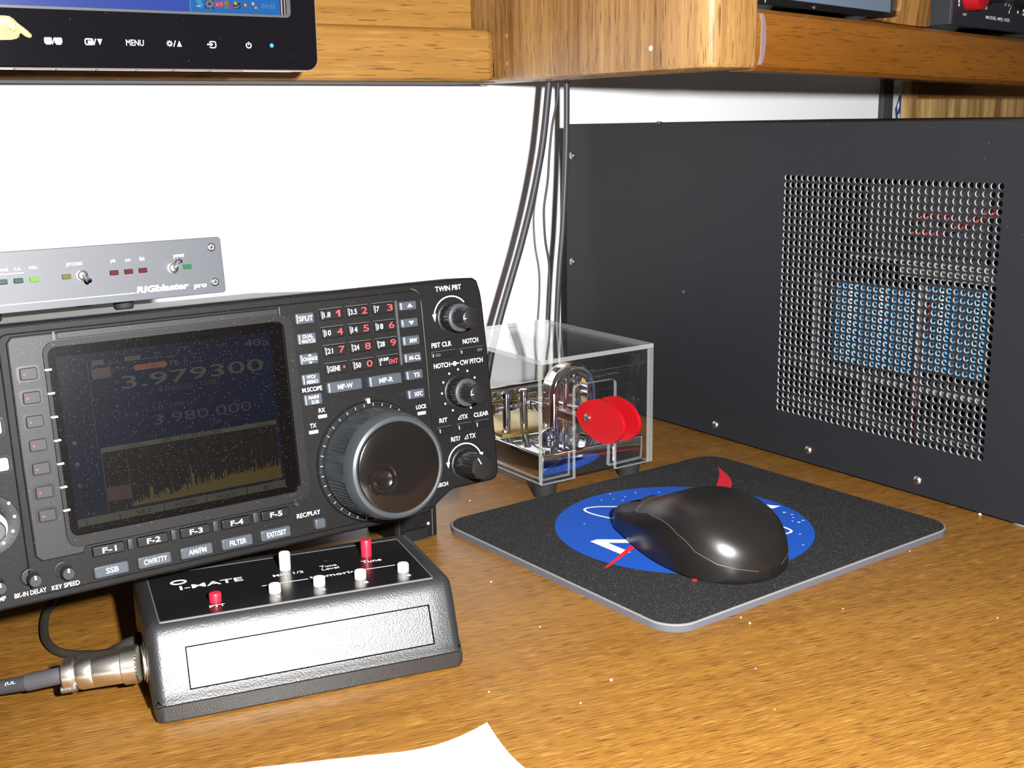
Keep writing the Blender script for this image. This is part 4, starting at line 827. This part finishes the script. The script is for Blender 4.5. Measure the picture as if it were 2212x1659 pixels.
oncord(16, '(UL', 4.6, 1.5); oncord(21, '60\u00b0C', 5.0, 1.4)
m.build('cord_print', plug)

jack = thing('jack_cord', 'plain brown-black cord curving on the desk from under the radio to the button box', 'cable')
jp = [kyw(-3.0, 49.5, 16), kyw(-8, 51.5, 14), kyw(-14.5, 61, 8.0), kyw(-25.3, 75.2, 3.2), (106.8, 524, 2.0), (105.2, 538, 2.0), (107.5, 553, 2.0), (112, 569, 2.0), (120, 586, 2.0), (133, 610, 2.0), (150, 660, 2.0), (160, 740, 2.0)]
MB().tube(smooth_path(jp, 7), 1.95, 'cable_brown', 14).build('cord', jack)
m = MB(); a_, b_ = Vector(kyw(-1.2, 49.5, 16)), Vector(kyw(-8, 51.4, 14.2)); m.tube([a_, a_+(b_-a_)*.7, b_], [3.0, 2.8, 2.0], 'rubber_black', 16); m.build('jack_plug', jack)

# ================================================================== MOUSE PAD AND MOUSE
pad = thing('mouse_pad', 'dark grey rectangular mouse pad with round blue emblem under the mouse', 'mouse pad', (450.3, 475, 0), (0, 0, 0.043))
PW, PH, PR = 225/2, 191.7/2, 15
m = MB(); m.prism(rrect(-PW, PW, -PH, PH, PR, 10), 0, 3.0, 'pad_foam', ID); m.build('foam_base', pad)
m = MB(); m.prism(rrect(-PW, PW, -PH, PH, PR, 10), 3.02, 3.8, 'pad_edge', ID, ch=.35, capmat='pad_edge'); m.prism(rrect(-PW+.7, PW-.7, -PH+.7, PH-.7, PR, 10), 3.5, 3.92, 'pad_cloth', ID, back=False); m.build('cloth_top', pad)
m = MB(); BC = (-8.5, 1.5)
m.flat(circ(*BC, 73.5, 96), 3.96, 'pad_blue')
m.text('NASA', -2.5, 2.5, 128, 27, 4.06, 'pad_white', ID, .06)
m.quads([( -0.5+61*math.cos(t)*(-.53)+15*math.sin(t)*(.85), 8+61*math.cos(t)*.85+15*math.sin(t)*.53) for t in [i*2*math.pi/60 for i in range(60)]], 4.02, 'pad_white', ID, 1.5, True)
for x, y, r in ((-1.7, 72, 1.0), (1.5, 61.7, .9), (-4.2, 57.6, .9), (12, 63.7, 1.0), (-6.7, 63.2, .8), (54.4, -19.5, 1.5), (54.7, -25.1, 1.1), (46.1, -32.7, .9), (47.3, -36.3, 1.4), (51.7, -35.7, 1.2), (32.1, -49.7, .9), (40, 40, .9), (-50, 40, .8), (-30, -50, .9), (-45, -35, .8), (20, -62, .9), (51, -29, .8), (-14, 66, .8), (24, 55, .8)):
    m.flat([(x+r*(1 if i % 2 == 0 else .35)*math.cos(i*math.pi/4), y+r*(1 if i % 2 == 0 else .35)*math.sin(i*math.pi/4)) for i in range(8)], 4.04, 'pad_white')
# red winged sweep: a blade at the far right, two tails crossing the disc
bl = [(92.6, 70), (86, 57), (79.5, 46.5), (73, 39), (64.7, 32.4), (40, 22), (10, 9), (14, 12), (36, 26), (57, 38.5), (67, 46), (77, 54), (85, 61.5)]
m.flat(bl, 4.10, 'pad_red')
m.quads([(40, 24), (5, 12), (-25, 4), (-53.8, -5.4), (-70, -12.5), (-85.6, -19.2)], 4.12, 'pad_red', ID, [3, 4, 4, 3.6, 2.6, 1.6])
m.quads([(40, 24), (5, 3), (-25, -22), (-48, -44), (-63.4, -62)], 4.13, 'pad_red', ID, [3, 4, 4, 3.4, 2.2])
m.build('emblem_print', pad)

mouse = thing('computer_mouse', 'black curved computer mouse lying on the blue emblem of the pad', 'mouse', (420.5, 446.0, 4.2), (0, 0, R_(1.5)))
ML = 57.0
def table(tab, t):
    n = len(tab)
    for i in range(n-1):
        if t <= tab[i+1][0] or i == n-2:
            (x0, y0), (x1, y1) = tab[i], tab[i+1]
            m0 = (y1-tab[i-1][1])/(x1-tab[i-1][0]) if i > 0 else (y1-y0)/(x1-x0)
            m1 = (tab[i+2][1]-y0)/(tab[i+2][0]-x0) if i < n-2 else (y1-y0)/(x1-x0)
            h = x1-x0; u = (t-x0)/h
            return (2*u**3-3*u*u+1)*y0+(u**3-2*u*u+u)*h*m0+(-2*u**3+3*u*u)*y1+(u**3-u*u)*h*m1
def mo_w(t):                                  # half width, t=-1 tail .. +1 nose
    return table([(-1, 1.5), (-.985, 7.5), (-.96, 12), (-.9, 19), (-.75, 27), (-.57, 31.5), (-.3, 32.2), (0, 30), (.31, 25), (.62, 18.5), (.82, 14.5), (.93, 11), (1, 5.5)], t)
def mo_h(t):
    return table([(-1, 7), (-.985, 11), (-.96, 15), (-.9, 20), (-.75, 27), (-.57, 32), (-.35, 35), (-.12, 35), (.1, 32), (.31, 27), (.62, 19), (.82, 15), (.93, 12.5), (1, 10)], t)
def mo_s(t):                                  # height of the seam along the side
    pts = [(-1, 6), (-.9, 8.5), (-.78, 10.5), (-.6, 15), (-.4, 20.5), (-.15, 24), (.15, 23), (.4, 19), (.7, 13.5), (1, 9)]
    for (a, x), (b, y) in zip(pts, pts[1:]):
        if t <= b: u = (t-a)/(b-a); u = u*u*(3-2*u); return x+(y-x)*u
    return 11
ts = [-1, -.993, -.98, -.94, -.9, -.84, -.77, -.68, -.58, -.47, -.35, -.22, -.1, .03, .16, .28, .38, .42, .46, .56, .66, .76, .86, .93, .97, 1.0]
Z0m = 1.2
NS, NT = 9, 16
def section(t, shrink=0.0):
    w = max(mo_w(t)-shrink, .6); h = max(mo_h(t)-Z0m-shrink, 3.0); s_ = min(mo_s(t)-Z0m, h*.84)
    e2 = .62; a_s = math.asin(min(.98, (s_/h)**(1/e2)))
    def pt(a):
        c, si = math.cos(a), math.sin(a)
        return (math.copysign(abs(c)**.60, c)*w*(1-.0*si), t*(ML-shrink), Z0m+h*max(si, 0)**e2)
    base = [(w*.93, t*(ML-shrink)*.99, 0.0)]
    Lw = [pt(a_s*i/NS) for i in range(NS+1)]; Up = [pt(a_s+(math.pi-2*a_s)*i/NT) for i in range(NT+1)]; Lo = [pt(math.pi-a_s+a_s*i/NS) for i in range(NS+1)]
    return base+Lw, Up, Lo+[(-w*.93, t*(ML-shrink)*.99, 0.0)]
def grid(rows, mat, q=None, flip=False):
    q = q or MB(); k = len(rows[0]); vs = [p for r in rows for p in r]; fs = []
    for i in range(len(rows)-1):
        for j in range(k-1):
            f = (i*k+j, (i+1)*k+j, (i+1)*k+j+1, i*k+j+1); fs.append(tuple(reversed(f)) if flip else f)
    return q.add(vs, fs, mat)
secs = [section(t) for t in ts]
m = MB(); grid([s[0] for s in secs], 'mouse_side', m); grid([s[2] for s in secs], 'mouse_side', m)
inn = [section(t*.985, .9) for t in ts]
grid([s[0]+s[1]+s[2] for s in inn], 'rubber_black', m)
m.add([p for p in secs[-1][0]+secs[-1][1]+secs[-1][2]], [tuple(range(len(secs[-1][0]+secs[-1][1]+secs[-1][2])))], 'mouse_side')
m.add([p for p in secs[0][0]+secs[0][1]+secs[0][2]], [tuple(reversed(range(len(secs[0][0]+secs[0][1]+secs[0][2]))))], 'mouse_side')
bot = [(s[0][0], s[2][-1]) for s in secs]; grid([list(b) for b in bot], 'rubber_black', m)
m.build('lower_shell', mouse, sharp=50)
I42 = ts.index(.42)
m = MB(); grid([s[1] for s in secs[:I42+1]], 'mouse_black', m); m.build('palm_shell', mouse, sharp=60)
nose = [section(t) for t in [.428]+ts[I42+1:]]
hw = NT//2
for rows in ([s[1][:hw] for s in nose], [s[1][hw+1:] for s in nose]):
    q = MB(); grid(rows, 'mouse_black', q); q.build('button', mouse, sharp=60)
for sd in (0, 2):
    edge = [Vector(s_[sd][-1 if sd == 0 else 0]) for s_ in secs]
    MB().tube([tuple(p) for p in edge[2:]], .28, 'seam_glint', 6).build('seam_glint_line', mouse)  # added tube: highlight on the seam edge put into its grey
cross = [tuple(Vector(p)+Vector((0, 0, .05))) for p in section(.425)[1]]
MB().tube(cross, .22, 'seam_glint', 6).build('seam_glint_line', mouse)
m = MB(); WH = lambda a, b, n: (n, 31+a, 12.6+b)
m.lathe([(8.6, -3.4), (9.4, -2.6), (9.4, 2.6), (8.6, 3.4)], 0, 0, 'rubber_black', WH, 36, lambda i, j: 1.0 if i % 2 else .97); m.build('scroll_wheel', mouse)
m = MB()
for y in (-44, 40): m.box(-14, 14, y-4, y+4, -.25, .2, 'rubber_black')
m.build('glide_foot', mouse)

# ================================================================== MORSE PADDLE UNDER CLEAR COVER
pd = thing('morse_paddle', 'chrome morse paddle with two red finger plates and rubber feet beside the mouse pad', 'morse key', (408, 568, 0))
m = MB(); m.box(4, 86.5, 4.5, 116, 10.95, 28.5, 'metal_chrome', ch=1.2); m.build('base', pd)
for x, y in ((9.5, 10), (80.5, 12.8), (9.5, 112), (80.5, 112)):
    MB().lathe([(6.2, 0), (7.0, .8), (8.2, 10.9)], x, y, 'rubber_black', ID, 22).build('rubber_foot', pd)
# upright arch
def arch_pts(cx, hw_, z0, z1, k=12):
    r = hw_; P_ = [(cx-hw_, z0), (cx-hw_, z1-r)]
    P_ += [(cx-hw_*math.cos(math.pi*i/k), z1-r+r*math.sin(math.pi*i/k)) for i in range(1, k)]
    return P_+[(cx+hw_, z1-r), (cx+hw_, z0)]
m = MB(); ap = arch_pts(50, 15.5, 28.4, 73.5)
m.tube([(x, 33.5, z) for x, z in ap], 3.4, 'metal_chrome', 18); m.tube([(x, 41.0, z) for x, z in ap], 3.4, 'metal_chrome', 18)
for (x, z), (x2, z2) in zip(ap, ap[1:]): pass
o_, i_ = [(x, z) for x, z in arch_pts(50, 18.8, 28.4, 76.8)], [(x, z) for x, z in arch_pts(50, 12.2, 28.4, 70.2)]
for yy in (30.2, 44.3): pass
k = len(o_); vs = [(x, 33.5, z) for x, z in o_]+[(x, 41, z) for x, z in o_]+[(x, 41, z) for x, z in i_]+[(x, 33.5, z) for x, z in i_]; fs = []
for j in range(k-1): fs += [(j, j+1, k+j+1, k+j), (2*k+j, 2*k+j+1, 3*k+j+1, 3*k+j)]
m.add(vs, fs, 'metal_chrome'); m.build('arch_post', pd)
for x in (47, 56.5):
    q = MB(); q.cyl((x, 37, 28.4), (x, 37, 64), 1.9, 'metal_chrome'); q.lathe([(2.6, 63.5), (3.0, 64.5), (3.0, 67), (2.2, 68)], x, 37, 'metal_chrome', ID, 18); q.build('pivot_pin', pd)
for x0, dx in ((39.5, 36.5), (48.5, 48.5)):
    q = MB(); q.box(dx-2.4, dx+2.4, 2.0, 74, 42.5, 49.5, 'metal_chrome', ch=.8); q.build('lever', pd)
def finger(x):
    out = []
    for i in range(40):
        t = 2*math.pi*i/40; yy = -15.0+23.0*math.cos(t); zz = 50.5+13.8*math.sin(t)*(1-.22*math.cos(t)*(1 if math.cos(t) > 0 else .2)); out.append((yy, zz))
    q = MB(); q.prism(out, 0, 2.6, 'print_red_plate', lambda a, b, n: (x+n-1.3-.0, a, b), ch=.5); 
    q2 = None; return q
P('print_red_plate', (0.33, 0.004, 0.008), 0.28, spec=0.35); MATS['print_red_plate'] = MATS['print_red_plate']
for x, nm in ((34.6, 0), (47.0, 1)):
    o_ = finger(x).build('finger_plate', pd); o_['label'] = 'red finger plate'
    q = MB(); q.lathe([(2.7, 0), (2.6, .9), (1.7, 1.5), (.2, 1.7)], 0, 0, 'metal_screw', lambda a, b, n, x=x: (x-1.35-n, -3.5+a, 50.0+b), 18); q.build('plate_screw', o_)
# contact posts, spring rods and adjusting screws behind the arch
for x, y in ((19, 66), (33, 66), (66, 68), (79, 66)):
    q = MB(); q.cyl((x, y, 28.4), (x, y, 52), 2.7, 'metal_chrome'); q.lathe([(2.7, 51.5), (3.3, 52), (3.3, 55), (2.6, 56)], x, y, 'metal_chrome', ID, 20); q.cyl((x-9, y, 46), (x+9, y, 46), 1.5, 'metal_chrome'); q.lathe([(3.4, -11), (3.4, -7.5)], y, 46, 'metal_chrome', lambda a, b, n, x=x: (x+n, a, b), 20); q.build('contact_post', pd)
for z, y in ((53.5, 78), (47.5, 84)):
    q = MB(); q.cyl((8, y, z), (82, y, z), 3.6, 'metal_chrome', 24); q.cyl((2.6, y, z), (8, y, z), 2.0, 'brass'); q.build('spring_rod', pd)
for x in (16, 74): q = MB(); q.cyl((x, 84, 28.4), (x, 84, 56), 3.0, 'metal_chrome'); q.build('rear_post', pd)
m = MB(); m.box(9, 80, 56, 104, 28.5, 30.2, 'brass', ch=.3); m.build('brass_plate', pd)
for x, y in ((15, 62), (72, 62), (22, 98)): MB().lathe([(2.6, 30.2), (2.4, 31.4), (1.2, 32)], x, y, 'metal_screw', ID, 16).build('terminal_screw', pd)
m = MB(); m.lathe([(6.2, 28.4), (6.6, 30), (6.2, 33), (4.2, 36), (.2, 37.4)], 27, 30, 'metal_chrome', ID, 28); m.build('thumb_nut', pd)
m = MB()
m.text('BENCHER', 61, 20.5, 10.0, 1.5, .08, TW, lambda a, b, n: (a, 4.4-n, b), .03, 0, math.pi/2); m.build('name_tag', pd)

cov = thing('dust_cover', 'clear acrylic box over the chrome morse paddle, notched at the front', 'clear cover', (408, 568, 0))
CW, CDp, CZ0, CZ1, CT = 90.4, 121.7, 11.0, 90.3, 2.8
def sheet(name, x0, x1, y0, y1, z0, z1):
    """a sheet of acrylic: clear broad faces, brighter sawn edges"""
    q = MB(); vs = [(x, y, z) for z in (z0, z1) for x, y in ((x0, y0), (x1, y0), (x1, y1), (x0, y1))]
    F6 = {(0, -1): (3, 2, 1, 0), (0, 1): (4, 5, 6, 7)}
    faces = [((3, 2, 1, 0), z1-z0, 2), ((4, 5, 6, 7), z1-z0, 2), ((0, 1, 5, 4), y1-y0, 1), ((2, 3, 7, 6), y1-y0, 1), ((1, 2, 6, 5), x1-x0, 0), ((3, 0, 4, 7), x1-x0, 0)]
    th = min(x1-x0, y1-y0, z1-z0)
    for f, ext, axis in faces: q.add([vs[i] for i in f], [(0, 1, 2, 3)], 'acrylic_clear' if abs(ext-th) < 1e-6 else 'acrylic_edge')
    return q.build(name, cov)
sheet('top_sheet', 0, CW, 0, CDp, CZ1-CT, CZ1)
sheet('side_sheet', 0, CT, CT, CDp-CT, CZ0, CZ1-CT-.05); sheet('side_sheet', CW-CT, CW, CT, CDp-CT, CZ0, CZ1-CT-.05)
sheet('back_sheet', 0, CW, CDp-CT, CDp, CZ0, CZ1-CT-.05)
# front sheet with a rounded notch for the finger plates
NX0, NX1, NZ1 = 26.4, 59.6, 71.0
ol = [(0, CZ0), (NX0, CZ0)]+[(NX0, NZ1-3)]+[(NX0+3-3*math.cos(t), NZ1-3+3*math.sin(t)) for t in (R_(30), R_(60), R_(90))]+[(NX1-3+3*math.sin(t), NZ1-3+3*math.cos(t)) for t in (0, R_(30), R_(60), R_(90))]+[(NX1, CZ0), (CW, CZ0), (CW, CZ1-CT-.05), (0, CZ1-CT-.05)]
q = MB(); k = len(ol); CF_ = lambda a, b, n: (a, n, b)
q.add([(x, z, 0) for x, z in ol], [tuple(range(k))], 'acrylic_clear', CF_); q.add([(x, z, CT) for x, z in ol], [tuple(reversed(range(k)))], 'acrylic_clear', CF_)
vs = [(x, z, 0) for x, z in ol]+[(x, z, CT) for x, z in ol]
q.add(vs, [(i, k+i, k+(i+1) % k, (i+1) % k) for i in range(k)], 'acrylic_edge', CF_); q.build('front_sheet', cov, sharp=20)

# ================================================================== THINGS ON THE RIGHT SHELF BOARD
def on_shelf(x, y): return rs(x, y, T)
SROT = RS.to_euler()
ins = thing('shelf_instrument', 'blue-grey fronted instrument in a black frame with wood-grain end piece on right shelf', 'instrument', on_shelf(0.5, 3), SROT)
m = MB(); m.box(10.5, 178, 1.5, 52, 3.2, 96, 'frame_black', ch=1.5); m.build('case', ins)
m = MB(); m.prism([(38, 7.6), (165.0, 7.6), (165.0, 90), (22, 90), (22, 13)], -1.4, .3, 'blue_panel', FR, ch=.2); m.build('front_window', ins)
m = MB(); m.lathe([(1.4, -1.4), (1.2, -.4)], 67, 4.9, 'metal_screw', FR, 14); m.build('case_screw', ins)
for x in (18, 136): MB().lathe([(6.5, .1), (8.4, 3.3)], x, 11, 'rubber_black', ID, 18).build('foot', ins)
pr = [(222.8, 1.6), (223, 96), (178.6, 96), (178.4, 10), (176, 6.4), (170, 4.6), (158, 3.4), (145, 2.2), (152, 1.2), (174, .4), (204, .2), (220, .5)]
m = MB(); m.prism(list(reversed([(-a, b) for a, b in pr])), -26, 1.6, 'woodgrain_case', lambda a, b, n: FR(-a, b, n), ch=.0); m.build('wood_end_piece', ins)['label'] = 'wood-grain end piece with flared base'
ctl = thing('control_box', 'black control box with red knob at the right end of the upper shelf', 'control box', on_shelf(261, 3), SROT)
m = MB(); m.box(0, 165, .9, 150, 4.6, 68, 'panel_black', ch=.8); m.build('case', ctl)
m = MB(); m.prism(rrect(.4, 164.6, 5.0, 67.6, .8, 2), -.9, .2, 'panel_black', FR, ch=.1); m.build('front_panel', ctl)
m = MB(); m.lathe([(11.4, .2), (11.6, 1.2), (11.3, 11), (10.6, 12.2), (8, 12.6)], 26.5, 27.6, 'knob_red', FR, 32, cap1=True); m.quads([(17, 27.4), (25, 27.8)], 12.62, TW, FR, .6); m.build('red_knob', ctl)
for x, y, r in ((60, 34.5, 11.5), (118, 34.5, 12.5)):
    q = MB(); q.lathe([(r, .2), (r, 2), (r*.86, 3), (r*.82, 14), (r*.7, 15)], x, y, 'knob_black', FR, 48, lambda i, j: 1 if i % 2 else .96); q.build('knob', ctl)
m = MB()
m.text('MODEL MFJ-1025', 80.7, 13.2, 44.5, 3.3, .28, TW, FR, .03); m.text('OFF', 21.2, 13.3, 6.4, 1.9, .28, TW, FR, .01); m.text('10', 57.8, 20.7, 3.4, 2.6, .28, TW, FR, .03)
for x, y in ((10.0, 22.6), (10.3, 19.9), (128.2, 23.0), (128.4, 19.9)): m.flat(circ(x, y, 1.2, 12), .28, TW, FR)
for a_, b_ in (((44.7, 25.3), (41.6, 20.6)), ((94.5, 26.6), (91.5, 24.6)), ((100.6, 26.5), (98, 24.5)), ((103.9, 25.5), (101.2, 20.6))): m.quads([a_, b_], .28, TW, FR, .7)
m.flat(circ(41.3, 20.0, 1.0, 10), .28, TW, FR); m.flat(circ(100.8, 19.9, 1.0, 10), .28, TW, FR); m.flat([(115.4, 21.8), (119.8, 21.8), (117.6, 19.6)], .28, TW, FR)
m.build('printed_lettering', ctl)
for x in (13, 150): MB().lathe([(10, .1), (11, 1), (14, 4.7)], x, 14, 'rubber_black', ID, 20).build('foot', ctl)

# ================================================================== PAPER AND CRUMBS
m = MB(); NX_, NY_ = 26, 34
org = Vector((222.5, 345.5, 0)); ux = Vector((-0.913, 0.408, 0)).normalized(); uy = Vector((0.02, -1.0, 0)).normalized()
vs = []
for i in range(NX_+1):
    for j in range(NY_+1):
        a = 216*(i/NX_)**1.6; b = 240*(j/NY_)**1.6
        p = org+ux*a+uy*b
        c_ = max(0.0, 1-(a*1.0+b*1.5)/34)
        z = .5+9.5*c_*c_; p = p+(ux+uy)*2.0*c_*c_+Vector((0, 0, z)); vs.append(tuple(p))
k = NY_+1
fs = [(i*k+j, (i+1)*k+j, (i+1)*k+j+1, i*k+j+1) for i in range(NX_) for j in range(NY_)]
nv = len(vs); vs += [(x, y, z-.28) for x, y, z in vs]
fs2 = [tuple(nv+q for q in reversed(f)) for f in fs]
edge = [(i*k, (i+1)*k) for i in range(NX_)]+[(j+1, j) for j in range(NY_)]
fs3 = [(b_, a_, nv+a_, nv+b_) for a_, b_ in edge]
m.add(vs, fs+fs2+fs3, 'paper_white'); tag(m.build('paper_sheet', sharp=60), 'white sheet of paper with a lifted corner at the near edge of the desk', 'paper')
m = MB(); rc = random.Random(11)
spots = [(602.4, 393.1, 1.3), (311.5, 479.5, .8), (373.8, 597.6, .7), (292.9, 358.4, .7), (383.1, 371.7, .6), (382, 364.6, .7), (245, 380, .5), (300, 420, .5), (350, 330, .5), (430, 350, .5), (480, 300, .5), (270, 350, .6), (330, 300, .4), (520, 380, .5)]
for x, y, r in spots:
    bm = bmesh.new(); bmesh.ops.create_icosphere(bm, subdivisions=1, radius=r)
    for v in bm.verts: v.co *= rc.uniform(.6, 1.25)
    bm.verts.index_update(); m.add([(v.co.x+x, v.co.y+y, v.co.z*.7+r*.55) for v in bm.verts], [tuple(v.index for v in f.verts) for f in bm.faces], 'crumb_tan'); bm.free()
cr = m.build('desk_crumbs', sharp=80); tag(cr, 'tiny pale crumbs scattered on the desk surface', 'crumbs'); cr['kind'] = 'stuff'
